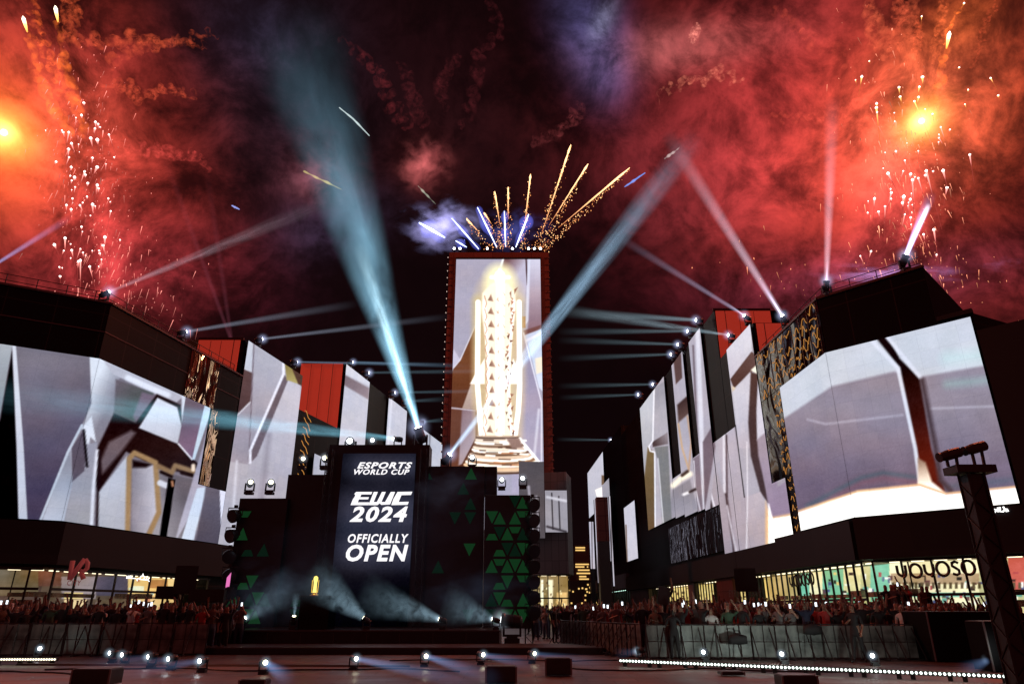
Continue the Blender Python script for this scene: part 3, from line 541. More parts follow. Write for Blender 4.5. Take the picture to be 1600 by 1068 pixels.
red_face([(19.6, 50.5, 18.5), (23.5, 50.5, 18.5), (23.5, 50.5, 22.9), (19.6, 50.5, 22.9)], 'red_side_panel', b6); seam_line([(20.2, 50.46, 18.5), (20.2, 50.46, 22.9)], .03, BLK, 'panel_joint', b6)
slab(RW, Y(50.6), Y(59.2), 4.1, 6.0, -.195, .45, 'fascia', BAND, b6)
b7 = bthing('building', 'tallest right block of alternating black and white strips with a red end', 'building', (18.8, 59.4, 0))
prism('wall', [P2(RW, 59.25, .2), P2(RW, 109, .2), (27, 109), (26, 59.25)], 4.1, 27.9, DARKP, b7)
prism('ground_floor_wall', [P2(RW, 59.3, 2.7), P2(RW, 109, 2.7), (27, 109), (26, 59.3)], 0, 4.1, GREYW, b7)
display(RW, Y(59.25), Y(63.0), 6.1, 16.0, (170,160,175), RM, b7, off=.05); display(RW, Y(63.2), Y(67.4), 10.4, 27.8, (170,160,175), RM, b7, off=.05, step=1.5)
display(RW, Y(67.45), Y(69.9), 10.6, 16.0, (170,160,175), RM, b7, off=.05); display(RW, Y(70.0), Y(74.8), 10.7, 27.8, (170,160,175), RM, b7, off=.05, step=1.4)
display(RW, Y(74.85), Y(78.6), 11, 15.4, (170,160,175), RM, b7, off=.05); display(RW, Y(78.7), Y(93), 11.2, 27.8, (170,160,175), RM, b7, off=.05, step=1.3)
slab(RW, Y(62.9), Y(82.5), 6.4, 10.3, -.19, .02, 'mirror_panel', DMIR, b7)
red_face([(19.25, 59.1, 22.6), (24.4, 59.1, 22.6), (24.4, 59.1, 27.8), (19.25, 59.1, 27.8)], 'red_side_panel', b7); slab(Wall((19, 59.1), (24.4, 59.1)), 0, 5.4, 27.8, 28.0, -.2, .14, 'coping', RUST, b7)
seam_line([(20.1, 59.06, 22.6), (20.1, 59.06, 27.8)], .03, BLK, 'panel_joint', b7)
slab(RW, Y(59.25), Y(109), 4.1, 6.0, -.195, .45, 'fascia', BAND, b7)
shopY = [rect(980,905,1200,960,(232,196,90))]
rr = random.Random(5)
for i in range(90):
    x = rr.uniform(985, 1195); y = rr.uniform(912, 948); shopY.append(rect(x, y, x + rr.uniform(1, 5), y + rr.uniform(1, 5), rr.choice([(120,70,40),(255,240,170),(80,60,40),(200,150,60),(250,220,120)]), 1.2))
rows(RW, Y(55.2), Y(61.6), 0, 4.05, shopY, b7, mull=.75, rail=2.0, seed=21); rows(RW, Y(66.3), Y(73.5), 0, 4.05, shopY, b7, mull=.9, rail=2.0, seed=22); rows(RW, Y(76), Y(95), 0, 4.05, shopY, b7, mull=1.1, rail=2.0, seed=23)
slab(RW, Y(73.6), Y(75.9), 0, 4.09, -.4, .1, 'pier', GREYW, b7); slab(RW, Y(61.7), Y(66.2), 0, 4.09, -.4, .1, 'pier', RUST, b7); slab(RW, Y(95.1), Y(108), 0, 4.09, -.4, .1, 'pier', GREYW, b7)
b8 = bthing('building', 'narrow far right block with slim upright screens and a mint lit ground floor', 'building', (17.5, 110, 0))
prism('wall', [P2(RW, 109.1, .2), P2(RW, 150, .2), (27, 150), (27, 109.1)], 4.5, 29.5, DARKP, b8); prism('ground_floor_wall', [P2(RW, 109.2, 2.5), P2(RW, 150, 2.5), (27, 150), (27, 109.2)], 0, 4.5, BAND, b8)
slab(RW, Y(109.1), Y(150), 4.5, 6.6, -.195, .45, 'fascia', GREYW, b8)
R8 = [('p', [(940,700),(975,650),(975,770),(940,790)], [(190,190,208),(180,176,192),(945,710),(960,740)], 1), rect(940,742,975,757,(120,88,62),2), ('p', [(930,765),(970,748),(970,775),(940,800)], (300,270,225), 2), rect(960,800,1010,900,(190,186,205),1)]
display(RW, Y(127), Y(149), 19.5, 29, (180,178,195), R8, b8, off=.1, step=1.2); display(RW, Y(100.5), Y(109), 8.2, 16.2, (188,184,202), [('l',[(978,820),(980,880)],2,(120,90,70),1.5)], b8, off=.12, step=1.2)
display(RW, Y(118), Y(126), 9, 22.5, (150,146,162), [('l',[(962,790),(970,860)],2,(60,52,60),1.5),('l',[(955,800),(960,880)],2,(60,52,60),1.5)], b8, off=.7, step=1.0)
rows(RW, Y(110), Y(148), 0, 4.4, [rect(900,900,1010,960,(130,225,180))], b8, base=(130,225,180), mull=1.6, rail=2.4, seed=30, ceil=(.6, 1, .85))
# slim screens hung in front of it
t = bthing('display_totem', 'tall dark red pillar with slim white screens at the far end of the right row', 'display pillar', (9.0, 72, 0))
p0 = atY(932, 776, 72); p1 = atY(949, 776, 72); mb = MB(); mb.box((p0.x, 72, 0), (p1.x, 73.2, atY(940, 845, 72).z)); mb.build('lower_shaft', BLK, t); mb = MB(); mb.box((p0.x - .02, 71.98, atY(940, 845, 72).z + .01), (p1.x + .02, 73.2, p0.z)); o = mb.build('upper_shaft', RUST, t); uvs(o.data)
for i, (x0, x1, y0, y1, YY) in enumerate([(920, 927, 815, 888, 110), (928, 937, 780, 910, 100), (951, 957, 775, 915, 96)]):
    a = atY(x0, y0, YY); b = atY(x1, y1, YY); ww = Wall((a.x, YY), (b.x + .25, YY))
    tt = bthing('screen_column', ['short slim white upright screen left of the dark red pillar', 'tall slim white upright screen touching the dark red pillar on its left', 'slim grey upright screen just right of the dark red pillar'][i], 'screen', (a.x, YY, 0))
    display(ww, 0, b.x + .25 - a.x, b.z, a.z, (178,172,190), [('l',[((x0+x1)/2+1,y0),((x0+x1)/2+2,y1)],1.5,(90,76,80),1)], tt, off=.3, step=1); mb = MB(); mb.box((a.x, YY, 0), (b.x + .25, YY + .5, a.z)); mb.build('mast', BLK, tt)
def rail(w, s0, s1, z, parent, off=-.5, h=.9):
    k = s0; st_ = 1.6
    while k < s1: mb = MB(); mb.rings([w.p(k, z, off), w.p(k, z + h, off)], .03, 5); mb.build('rail_post', TRSR, parent); k += st_
    for zz in (h, h * .55): mb = MB(); mb.rings([w.p(s0, z + zz, off), w.p(s1, z + zz, off)], .025, 5); mb.build('rail', TRSR, parent)
TRSR = mat('rail_metal', (.08, .06, .06), .5, .5)
rail(LF, -19, 5.6, 20.0, bl); rail(LW, .2, 14.6, 20.0, bl); rail(RF, .3, 5.9, 20, br_); rail(RW, .3, 10.6, 20, br_)
for (x0, z0_, zt_) in ((-26.1, 19.2, 23.2), (-25.2, 19.2, 23.2)): seam_line([(x0, 55.16, z0_), (x0, 55.16, zt_)], .02, mat('red_joint', (.12, .02, .015), .6), 'panel_joint', b2)
for x0 in (-23.1, -21.9): seam_line([(x0, 74.26, 20.1), (x0, 74.26, 27.8)], .025, MT['red_joint'], 'panel_joint', b4)
for x0 in (21.4, 22.8): seam_line([(x0, 59.06, 22.7), (x0, 59.06, 27.7)], .02, MT['red_joint'], 'panel_joint', b7)
# ------------------------------------------------------------------ the tower with the trophy film
TW = Wall((-10.35, 100), (6.05, 100))
T = [
 ('p', [(700,580),(709,573),(719,562),(742,509),(760,500),(760,720),(700,760)], [(120,76,52),(96,58,44),(725,560),(725,640)], 1.5),
 ('p', [(700,590),(709,545),(719,562),(709,574),(700,600)], (190,185,205), 1.5), ('l', [(709,574),(719,562),(743,508)], 1.8, (205,200,212), 1.2),
 ('p', [(700,636),(743,640),(743,684),(722,724),(700,735)], [(132,106,112),(168,150,158),(705,660),(740,680)], 2), ('p', [(700,636),(722,638),(716,735),(700,735)], (110,70,56), 3), ('l', [(706,637),(743,641)], 2, (190,180,190), 1.5),
 ('p', [(722,638),(750,560),(750,640)], [(172,150,140),(205,190,185),(730,630),(748,590)], 2),
 ('p', [(786,398),(824,404),(824,440),(820,470),(786,450)], [(120,86,88),(186,178,196),(790,412),(812,425)], 4), ('l', [(787,402),(779,428)], 3, (240,238,245), 1.5), ('l', [(822,405),(824,445)], 2.4, (80,52,54), 1.2),
 ('p', [(825,404),(830,400),(826,500),(821,508),(822,470)], (206,204,220), 1.5), ('p', [(829,402),(850,396),(850,515),(824,518),(826,500)], [(198,192,208),(140,112,124),(838,410),(836,510)], 3),
 rect(813,494,821,512,(160,104,44),2), ('p', [(818,516),(850,506),(850,516),(820,527)], (118,80,78), 2), ('p', [(818,524),(850,512),(852,615),(842,605),(826,540)], [(186,194,216),(206,210,226),(830,530),(845,600)], 2),
 ('p', [(836,560),(850,556),(850,580),(838,584)], (240,220,195), 3), ('l', [(822,532),(846,520)], 4, (214,214,230), 2),
 ('p', [(800,510),(818,520),(846,630),(850,770),(800,770)], [(150,138,160),(168,160,182),(815,540),(840,700)], 1.5), ('p', [(800,506),(815,520),(814,575),(800,580)], (152,104,92), 3), ('l', [(818,520),(846,628),(846,780)], 2, (218,214,228), 1.5), ('l', [(842,640),(828,780)], 4, (200,196,212), 3),
 ('l', [(748,470),(748,600),(755,680)], 15, [(196,178,120),(190,160,130),(748,470),(748,680)], 16), ('l', [(810,470),(811,600),(803,680)], 15, [(206,190,160),(200,175,160),(748,470),(748,680)], 16),
 ('l', [(780,462),(779,560),(779,680)], 62, (214,190,150), 26), ('l', [(781,436),(781,450)], 46, (250,240,190), 16),
 ('p', [(735,599),(757,561),(757,599)], (320,310,290), 3), ('p', [(802,561),(815,599),(797,599)], (320,310,290), 3),
 ('l', [(747,472),(746,600),(749,640),(752,678)], 6.5, (400,392,372), 3), ('l', [(811,472),(812,600),(810,640),(805,678)], 6.5, (400,392,372), 3),
 ('p', [(752,482),(754,458),(766,444),(780,438),(795,444),(805,458),(806,482),(799,530),(796,580),(797,620),(800,650),(803,684),(751,684),(756,650),(760,620),(761,580),(758,530)], (268,240,210), 3),
 ('l', [(782,445),(781,520),(781,684)], 9, (400,392,372), 6), ('l', [(757,470),(762,560),(763,610),(757,680)], 3, (360,340,310), 3), ('l', [(803,470),(796,560),(795,610),(800,680)], 3, (360,340,310), 3), ('l', [(781,430),(781,436)], 13, (420,415,400), 5), ('l', [(768,433),(795,433)], 4, (380,370,320), 4), ('l', [(781,422),(781,440)], 4, (380,370,320), 4),
]
rr = random.Random(2)
for i in range(11):
    y = 466 + i * 20.5; x = 767 + (i - 3) * .3 if i < 8 else 768 - (i - 8) * 1.6
    T.append(('p', [(x - 4, y + 3), (x + 1, y - 7), (x + 5 + (i % 3), y + 5)], [(132, 92, 78), (196, 156, 134), (x - 4, y), (x + 5, y - 2)], 1.8)); T.append(('l', [(x - 9, y - 4), (x - 6, y + 8), (x - 8, y + 14)], 1.6, (196, 140, 116), 1.4)); T.append(('p', [(x + 9, y + 2), (x + 14, y - 6), (x + 13, y + 6)], (232, 196, 170), 1.8))
for i in range(42):
    y = 452 + i * 5.6; x = 799 - 6 * math.sin(min(1, (y - 450) / 150) * 1.5) + (max(0, y - 620) * .08) + rr.uniform(-5, 5)
    T.append(('p', [(x, y), (x + rr.uniform(2, 6), y + rr.uniform(-4, 3)), (x + rr.uniform(0, 4), y + rr.uniform(4, 8))], rr.choice([(120, 78, 66), (190, 132, 108), (160, 110, 92)]), 1.3))
    if i % 3 == 0: T.append(('l', [(780 + rr.uniform(-6, 4), y), (785 + rr.uniform(-3, 5), y + 9)], 1.1, (226, 170, 140), 1.2))
def arc(cx, y, hw, sag, n=9): return [(cx + hw * math.sin(a), y + sag * math.cos(a)) for a in np.linspace(-math.pi / 2, math.pi / 2, n)]
base_pts = [(745,680),(811,680),(813,690),(818,698),(826,708),(838,718),(844,726)] + list(reversed(arc(784, 726, 59, 12))) + [(725,726),(731,716),(739,704),(744,692)]
T.append(('p', base_pts, (206,176,150), 2))
for y, cc in ((684,(110,86,76)),(688,(245,225,205)),(692,(300,290,270)),(696,(132,98,78)),(700,(250,230,208)),(704,(320,305,290)),(708,(112,80,60)),(712,(230,200,172)),(716,(330,318,300)),(720,(150,108,80)),(724,(300,280,255)),(729,(240,200,160)),(734,(92,60,40))):
    u_ = (y - 682) / 50; hw = 33 + 27 * u_ ** 1.35; T.append(('l', arc(778 + 6 * u_, y - 1 - 3 * u_, hw, 1 + 8 * u_), 3.0, cc, 2))
for k in range(26):
    y = rr.uniform(686, 730); x = 778 + rr.uniform(-38, 46) * (.7 + (y - 686) / 120); T.append(('l', [(x, y), (x + rr.uniform(5, 18), y + rr.uniform(0, 2))], 2.0, rr.choice([(104,72,58),(340,325,305),(190,120,80),(90,62,50)]), 2))
T.append(('l', [(812,684),(820,694),(843,722)], 3, (330,320,310), 2)); T.append(('p', [(790,684),(812,684),(818,700),(800,700)], (150,120,110), 4))
tw = bthing('tower', 'tall slender tower in a dark red frame showing a blazing trophy film', 'tower', (-2.1, 100, 0))
prism('frame', [(-10.35, 100), (6.05, 100), (6.05, 112), (-10.35, 112)], 0, 56.5, RUST, tw)
sa, za = TW.hit(713, 405, .35); sb, zb = TW.hit(844, 401, .35); display(TW, sa, sb, 12, za, (164,158,176), T, tw, off=.35, step=1.15, noise_amt=6)
slab(TW, sa - .12, sb + .12, za + .02, za + .3, .01, .5, 'screen_border', BLK, tw)
rb = MB(); lm = MB()
for k in range(36):
    z = 12 + k * 1.24
    for s in (.02, 16.4 - .02):
        q = TW.p(s, z, .05); sx = -1 if s < 1 else 1; rb.box((q.x - .16, q.y - .25, z - .1), (q.x + .16, q.y + .35, z + .1)); 
        if sx < 0: lm.box((q.x - .24, q.y - .3, z - .07), (q.x - .17, q.y - .16, z + .07))
each(rb, 'rib', mat('rib_metal', (.10, .04, .035), .5), tw); each(lm, 'pin_light', emat('pin_white', lin((255, 225, 210)), 1.0), tw)
# low building with curved corner display behind the stage
b9 = bthing('building', 'grey block with a curved corner display right of the stage below the tower', 'building', (5, 80, 0))
p0 = atY(826, 760, 80); p1 = atY(884, 800, 80)
prism('wall', [(1.5, 81), (6.3, 80), (7.2, 84), (7.2, 95), (1.5, 95)], 5.2, 16.5, GREYW, b9); prism('ground_floor_wall', [(1.5, 84), (6.5, 83.5), (6.5, 95), (1.5, 95)], 0, 5.2, BAND, b9)
BW = Wall((0.8, 79.6), (6.35, 79.6)); z0, z1 = atY(850, 832, 79.6).z, atY(850, 762, 79.6).z
display(BW, 0, 2.9, z0 - .6, z1 + 3, (92,82,88), [('l',[(826,760),(832,830)],4,(160,150,165),3),('l',[(838,775),(842,828)],3,(150,142,155),3)], b9, off=.3, step=1)
display(Wall((3.75, 79.3), (6.3, 79.3)), 0, 2.5, z0, z1 - .4, (150,144,156), [('l',[(862,770),(864,826)],2,(60,52,58),1.5),('l',[(873,775),(875,826)],2,(60,52,58),1.5),('l',[(855,776),(884,782)],4,(196,192,205),3),('l',[(855,822),(884,830)],3,(60,50,56),3)], b9, off=.5, step=1, name='corner_screen')
shopB = [rect(825,900,890,955,(150,120,60)), rect(845,905,849,945,(255,245,190)), rect(856,905,864,950,(255,230,170)), rect(870,925,886,950,(230,180,90))]
for i in range(40):
    x = rr.uniform(828, 885); y = rr.uniform(905, 950); shopB.append(rect(x, y, x + rr.uniform(1, 3), y + rr.uniform(1, 4), rr.choice([(255,235,160),(90,60,30),(210,160,80)]), 1))
rows(Wall((1.6, 80.4), (6.6, 80.4)), 0, 4.8, 0, 5.1, shopB, b9, base=(130,100,55), mull=1.2, rail=2.6, seed=31)
# far skyline
def lit_tower(x0, x1, ytop, YY, label, rws, seed):
    a = atY(x0, ytop, YY); b = atY(x1, ytop, YY); t = bthing('office_tower', label, 'building', (a.x, YY, 0), 'office towers far beyond the street'); r_ = random.Random(seed)
    mb = MB(); mb.box((a.x, YY, 0), (b.x, YY + 30, a.z)); o = mb.build('wall', mat('night_concrete', (.05, .04, .04), .8, var=.3), t); m2 = MB()
    for (xa, xb, ya) in rws:
        q0 = atY(xa, ya, YY); q1 = atY(xb, ya + 2, YY); m2.box((q0.x, YY - .3, q1.z), (q1.x, YY, q0.z))
    if rws: each(m2, 'lit_window_band', emat('warm_window', lin((255, 205, 120)), 1.1), t)
    return t
lit_tower(898, 925, 851, 300, 'distant office block with stacked bright yellow window bands at the end of the street', [(899,914,854),(899,914,858),(899,920,880),(899,913,884),(917,919,884),(901,922,894),(905,916,899),(905,920,903),(907,924,908),(902,905,912),(913,919,914),(905,923,922),(903,921,889)], 1)
lit_tower(884, 897, 855, 340, 'dim distant office block with a few lit windows left of the bright banded one', [(886,888,x) for x in range(862,920,7)] + [(890,893,857)], 2)
t = bthing('building', 'low far shop row with strings of warm lamps closing the street', 'building', (10, 150, 0))
mb = MB(); mb.box((6, 150, 0), (21, 156, 7)); mb.build('wall', BAND, t); m2 = MB()
for i in range(46):
    x = 8 + 12 * rr.random(); z = rr.uniform(2.2, 6.2); m2.box((x, 149.8, z), (x + .3, 149.95, z + .3))
each(m2, 'shop_lamp', emat('warm_window', (1, .7, .3), 1), t)
#@@SPLIT2
# ------------------------------------------------------------------ light beams and lamps
def beam_mat(name, r0, nz, sharp):
    m = bpy.data.materials.new(name); m.use_nodes = True; t = m.node_tree; t.nodes.clear()
    def nn(ty, **k):
        n = t.nodes.new(ty)
        for a, v in k.items(): setattr(n, a, v)
        return n
    def mm(op, a, b=0.0, cl=False):
        n = nn('ShaderNodeMath', operation=op, use_clamp=cl)
        for i, v in ((0, a), (1, b)):
            if hasattr(v, 'is_output'): t.links.new(v, n.inputs[i])
            else: n.inputs[i].default_value = v
        return n.outputs[0]
    tcn = nn('ShaderNodeTexCoord'); sx = nn('ShaderNodeSeparateXYZ'); t.links.new(tcn.outputs['Object'], sx.inputs[0]); oi = nn('ShaderNodeObjectInfo')
    z = sx.outputs[2]; R = mm('ADD', mm('MULTIPLY', z, 1 - r0), r0); q2 = mm('ADD', mm('MULTIPLY', sx.outputs[0], sx.outputs[0]), mm('MULTIPLY', sx.outputs[1], sx.outputs[1]))
    prof = mm('SUBTRACT', 1, mm('DIVIDE', q2, mm('MULTIPLY', R, R)), True); prof = mm('POWER', prof, 1.6)
    f = mm('MULTIPLY', mm('EXPONENT', mm('MULTIPLY', z, -sharp)), mm('SUBTRACT', 1, mm('MULTIPLY', z, z), True)); e = mm('DIVIDE', mm('MULTIPLY', prof, f), R)
    if nz:
        n = nn('ShaderNodeTexNoise'); n.inputs['Scale'].default_value = nz; n.inputs['Detail'].default_value = 5; n.inputs['Roughness'].default_value = .6; n.inputs['Distortion'].default_value = .8
        ad = nn('ShaderNodeVectorMath', operation='ADD'); mp = nn('ShaderNodeMapping'); mp.inputs['Scale'].default_value = (1.2, 1.2, 3.2); t.links.new(tcn.outputs['Object'], mp.inputs[0]); t.links.new(mp.outputs[0], ad.inputs[0])
        cb = nn('ShaderNodeCombineXYZ'); t.links.new(mm('MULTIPLY', oi.outputs['Random'], 40), cb.inputs[0]); t.links.new(cb.outputs[0], ad.inputs[1]); t.links.new(ad.outputs[0], n.inputs['Vector'])
        e = mm('MULTIPLY', e, mm('MAXIMUM', mm('MULTIPLY', mm('SUBTRACT', n.outputs['Fac'], .33), 5.2), .10))
    e = mm('MULTIPLY', e, oi.outputs['Alpha']); em = nn('ShaderNodeEmission'); t.links.new(oi.outputs['Color'], em.inputs[0]); t.links.new(e, em.inputs[1])
    o = nn('ShaderNodeOutputMaterial'); t.links.new(em.outputs[0], o.inputs['Volume']); MT[name] = m; return m
def cone_mesh(name, r0, m):
    mb = MB(); mb.rings([(0, 0, 0), (0, 0, 1)], [r0, 1], 20); o = mb.build(name, m); me = o.data; bpy.data.objects.remove(o); return me
BEAMS = {'slim': cone_mesh('beam_slim', .3, beam_mat('beam_slim', .3, 0, 1.1)), 'wide': cone_mesh('beam_wide', .045, beam_mat('beam_wide', .045, 1.7, 3.0)),
         'mid': cone_mesh('beam_mid', .16, beam_mat('beam_mid', .16, 2.6, .9)), 'jet': cone_mesh('beam_jet', .35, beam_mat('beam_jet', .35, 0, 3.2))}
def beam(parent, src, dst, r1, col, B, kind='slim', name='light_beam'):
    o = bpy.data.objects.new(name, BEAMS[kind]); COL.objects.link(o); d = Vector(dst) - Vector(src)
    Mw = Matrix.Translation(src) @ d.to_track_quat('Z', 'Y').to_matrix().to_4x4() @ Matrix.Diagonal((r1, r1, d.length, 1))
    o.parent = parent; bpy.context.view_layer.depsgraph
    o.matrix_parent_inverse = WM(parent).inverted(); o.matrix_basis = Mw
    l = lin(col); k = max(l); o.color = (l[0] / k, l[1] / k, l[2] / k, B * k / (1.2 * r1)); return o
def WM(o):
    m = o.matrix_basis.copy()
    if o.parent: m = WM(o.parent) @ o.matrix_parent_inverse @ m
    return m
HALO = None
def halo(parent, loc, r, col, B):  # bloom round lamps and flares, put in as a self-lit sphere
    global HALO
    if HALO is None:
        m = bpy.data.materials.new('bloom_glow'); m.use_nodes = True; t = m.node_tree; t.nodes.clear(); tcn = t.nodes.new('ShaderNodeTexCoord'); ln = t.nodes.new('ShaderNodeVectorMath'); ln.operation = 'LENGTH'; t.links.new(tcn.outputs['Object'], ln.inputs[0])
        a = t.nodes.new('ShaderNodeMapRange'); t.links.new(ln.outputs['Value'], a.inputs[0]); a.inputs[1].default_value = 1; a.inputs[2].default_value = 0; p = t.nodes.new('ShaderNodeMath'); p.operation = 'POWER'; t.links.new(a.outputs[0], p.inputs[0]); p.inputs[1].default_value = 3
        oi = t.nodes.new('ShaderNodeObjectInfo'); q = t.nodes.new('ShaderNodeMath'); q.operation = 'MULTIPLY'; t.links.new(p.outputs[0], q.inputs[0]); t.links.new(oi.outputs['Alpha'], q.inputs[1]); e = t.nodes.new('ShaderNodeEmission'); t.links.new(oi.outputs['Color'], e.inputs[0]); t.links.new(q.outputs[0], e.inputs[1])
        o = t.nodes.new('ShaderNodeOutputMaterial'); t.links.new(e.outputs[0], o.inputs['Volume']); mb = MB(); n = 8; mb.rings([(0, 0, -math.cos(math.pi * i / n)) for i in range(n + 1)], [max(.001, math.sin(math.pi * i / n)) for i in range(n + 1)], 12); oo = mb.build('bloom_glow', m); HALO = oo.data; bpy.data.objects.remove(oo)
    o = bpy.data.objects.new('bloom_glow', HALO); COL.objects.link(o); o.parent = parent; o.matrix_parent_inverse = WM(parent).inverted(); o.matrix_basis = Matrix.Translation(loc) @ Matrix.Scale(r, 4); l = lin(col); k = max(l); o.color = (l[0] / k, l[1] / k, l[2] / k, B * 2 / r)
LENSW = emat('lamp_lens', (.92, .96, 1.0), 9.0); LENSY = emat('stage_lamp_lens', (1.0, .93, .62), 7.0); LENSR = emat('roof_lamp_lens', (.9, .94, 1.0), 22.0)
def proto_meshes():
    d = {}
    mb = MB(); mb.box((-.22, -.18, 0), (.22, .18, .14)); mb.box((-.16, -.12, .14), (.16, .12, .2)); d['base'] = mb
    mb = MB(); mb.box((-.27, -.05, .2), (-.21, .05, .62)); mb.box((.21, -.05, .2), (.27, .05, .62)); mb.box((-.27, -.07, .18), (.27, .07, .24)); d['yoke'] = mb
    mb = MB(); mb.rings([(0,0,-.3),(0,0,-.26),(0,0,-.05),(0,0,0),(0,0,.2),(0,0,.24),(0,0,.3)], [.1,.16,.185,.17,.16,.19,.19], 14); d['head'] = mb
    mb = MB(); mb.rings([(0,0,.301),(0,0,.32)], [.125,.10], 14); d['lens'] = mb
    out = {}
    for k, mb in d.items():
        o = mb.build('lamp_' + k, RIG if k != 'lens' else LENSW); out[k] = o.data; bpy.data.objects.remove(o)
    for nm, m in (('lens_y', LENSY), ('lens_r', LENSR)):
        me = out['lens'].copy(); me.materials[0] = m; out[nm] = me
    return out
LM = proto_meshes()
def lamp(loc, aim, size, label, group, beams=(), lens='lens', name='moving_light', hang=False):
    """yoke lamp standing at loc, its head turned towards aim"""
    t = thing(name, label, 'stage light', loc, 0, group); t.scale = (size,) * 3
    if hang: t.rotation_euler = (math.pi, 0, 0)
    for k in ('base', 'yoke'):
        o = bpy.data.objects.new(k, LM[k]); COL.objects.link(o); o.parent = t
    h = bpy.data.objects.new('head', LM['head']); COL.objects.link(h); h.parent = t; hp = t.matrix_basis @ Vector((0, 0, .6)); d = (Vector(aim) - hp).normalized()
    h.matrix_parent_inverse = Matrix.Identity(4); h.location = (0, 0, .6); h.rotation_euler = ((t.matrix_basis.to_3x3().normalized().inverted() @ d).to_track_quat('Z', 'Y')).to_euler()
    l = bpy.data.objects.new('lens', LM[lens]); COL.objects.link(l); l.parent = h
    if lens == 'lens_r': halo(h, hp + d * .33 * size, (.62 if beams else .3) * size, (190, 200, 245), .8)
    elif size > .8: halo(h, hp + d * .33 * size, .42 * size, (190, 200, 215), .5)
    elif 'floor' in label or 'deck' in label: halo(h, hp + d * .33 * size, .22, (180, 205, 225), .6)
    for (dst, r1, col, B, kind) in beams: beam(h, hp + d * .33 * size, dst, r1, col, B, kind)
    return t
# ------------------------------------------------------------------ stage
def text_obj(s, fn, bbox, m, parent, name='lettering', bold=.02, shear=.25, extr=.015):
    """fn(x,y) maps photo pixels on to the sign's plane; the word fills bbox"""
    c = bpy.data.curves.new('txt', 'FONT'); c.body = s; c.size = 1; c.shear = shear; c.offset = bold * .75; c.space_character = 1.16; c.resolution_u = 3; c.fill_mode = 'FRONT'
    o = bpy.data.objects.new('txt', c); COL.objects.link(o); dg = bpy.context.evaluated_depsgraph_get(); me = bpy.data.meshes.new_from_object(o.evaluated_get(dg)); bpy.data.objects.remove(o)
    n = len(me.vertices); v = np.zeros(n * 3, np.float32); me.vertices.foreach_get('co', v); v = v.reshape(-1, 3); lo = v.min(0); hi = v.max(0); u = (v - lo) / np.maximum(hi - lo, 1e-6)
    x0, y0, x1, y1 = bbox; a, b, d = fn(x0, y1), fn(x1, y1), fn(x0, y0); P = np.array(a)[None] + u[:, 0:1] * np.array(b - a) + u[:, 1:2] * np.array(d - a)
    me.vertices.foreach_set('co', P.astype(np.float32).ravel()); me.update(); me.materials.clear(); return link(name, me, parent, m)
st = bthing('screen_tower', 'tall black stage screen reading EWC 2024 officially open in white letters', 'stage screen', (-7, 36, .75))
SW = Wall((-9.35, 36), (-4.7, 36)); sa, zt = SW.hit(536, 708, .12); sb = SW.hit(650, 708, .12)[0]
GL = (56, 58, 80)
SCR = [('l', [(560,700),(545,890)], 130, (29,28,40), 60), ('l', [(565,728),(640,728)], 40, GL, 30), ('l', [(560,800),(635,800)], 66, GL, 34), ('l', [(552,858),(632,858)], 56, GL, 34), ('p', [(500,905),(700,905),(700,1000),(500,1000)], (16,13,20), 34)]
display(SW, sa, sb, .8, zt, (22,20,32), SCR, st, off=.12, noise_amt=4)
mb = MB(); mb.box((-9.75, 36.02, .75), (-4.4, 37.2, 9.75)); mb.build('cabinet', BLK, st)
def truss(mb, x, y, z0, z1, w=.32, r=.025):
    for dx in (0, w):
        for dy in (0, w): mb.rings([(x + dx, y + dy, z0), (x + dx, y + dy, z1)], r, 5)
    z = z0; k = 0
    while z < z1 - w:
        a, b = ((x, x + w) if k % 2 else (x + w, x)); mb.rings([(a, y, z), (b, y, z + w)], r * .6, 4); mb.rings([(x, y + (0 if k % 2 else w), z), (x, y + (w if k % 2 else 0), z + w)], r * .6, 4); mb.rings([(x + w, y + (0 if k % 2 else w), z), (x + w, y + (w if k % 2 else 0), z + w)], r * .6, 4); z += w; k += 1
TRS = mat('truss_aluminium', (.25, .24, .25), .35, .8)
for x in (-9.72, -4.78):
    mb = MB(); truss(mb, x, 35.5, .75, 9.4); mb.build('truss_leg', RIG, st)
SP_ = lambda x, y: atY(x, y, 35.86)
WLET = emat('white_lettering', (1.0, .97, 1.0), 1.15)
text_obj('ESPORTS', SP_, (558, 721.5, 644.5, 731.5), WLET, st, bold=.045, shear=.35); text_obj('WORLD CUP', SP_, (553.5, 732.5, 640, 741), WLET, st, bold=.04, shear=.35)
text_obj('2024', SP_, (546, 790.5, 638, 815), WLET, st, bold=.045, shear=.3); text_obj('OFFICIALLY', SP_, (543.5, 833.5, 639, 847.5), WLET, st, bold=.035, shear=.28); text_obj('OPEN', SP_, (540.5, 850, 639, 876.5), WLET, st, bold=.05, shear=.28)
def flat_letter(pts, name='letter'):
    me = bpy.data.meshes.new(name); bm = bmesh.new(); vs = [bm.verts.new(SP_(520 + x / 5.34, 690 + y / 5.34)) for x, y in pts]; f = bm.faces.new(vs); f.normal_update(); bmesh.ops.triangulate(bm, faces=[f]); bm.to_mesh(me); bm.free(); return link(name, me, st, WLET)
flat_letter([(195,416),(330,416),(320,437),(238,437),(228,460),(302,460),(294,478),(218,478),(208,503),(305,503),(296,526),(148,526),(168,476),(182,458),(188,438),(178,434)])
flat_letter([(342,416),(376,416),(341,500),(368,500),(410,416),(442,416),(406,500),(436,500),(484,416),(520,416),(478,520),(404,524),(392,510),(372,526),(298,526)])
flat_letter([(540,416),(664,414),(652,441),(573,443),(549,500),(634,498),(624,523),(488,526),(506,474)])
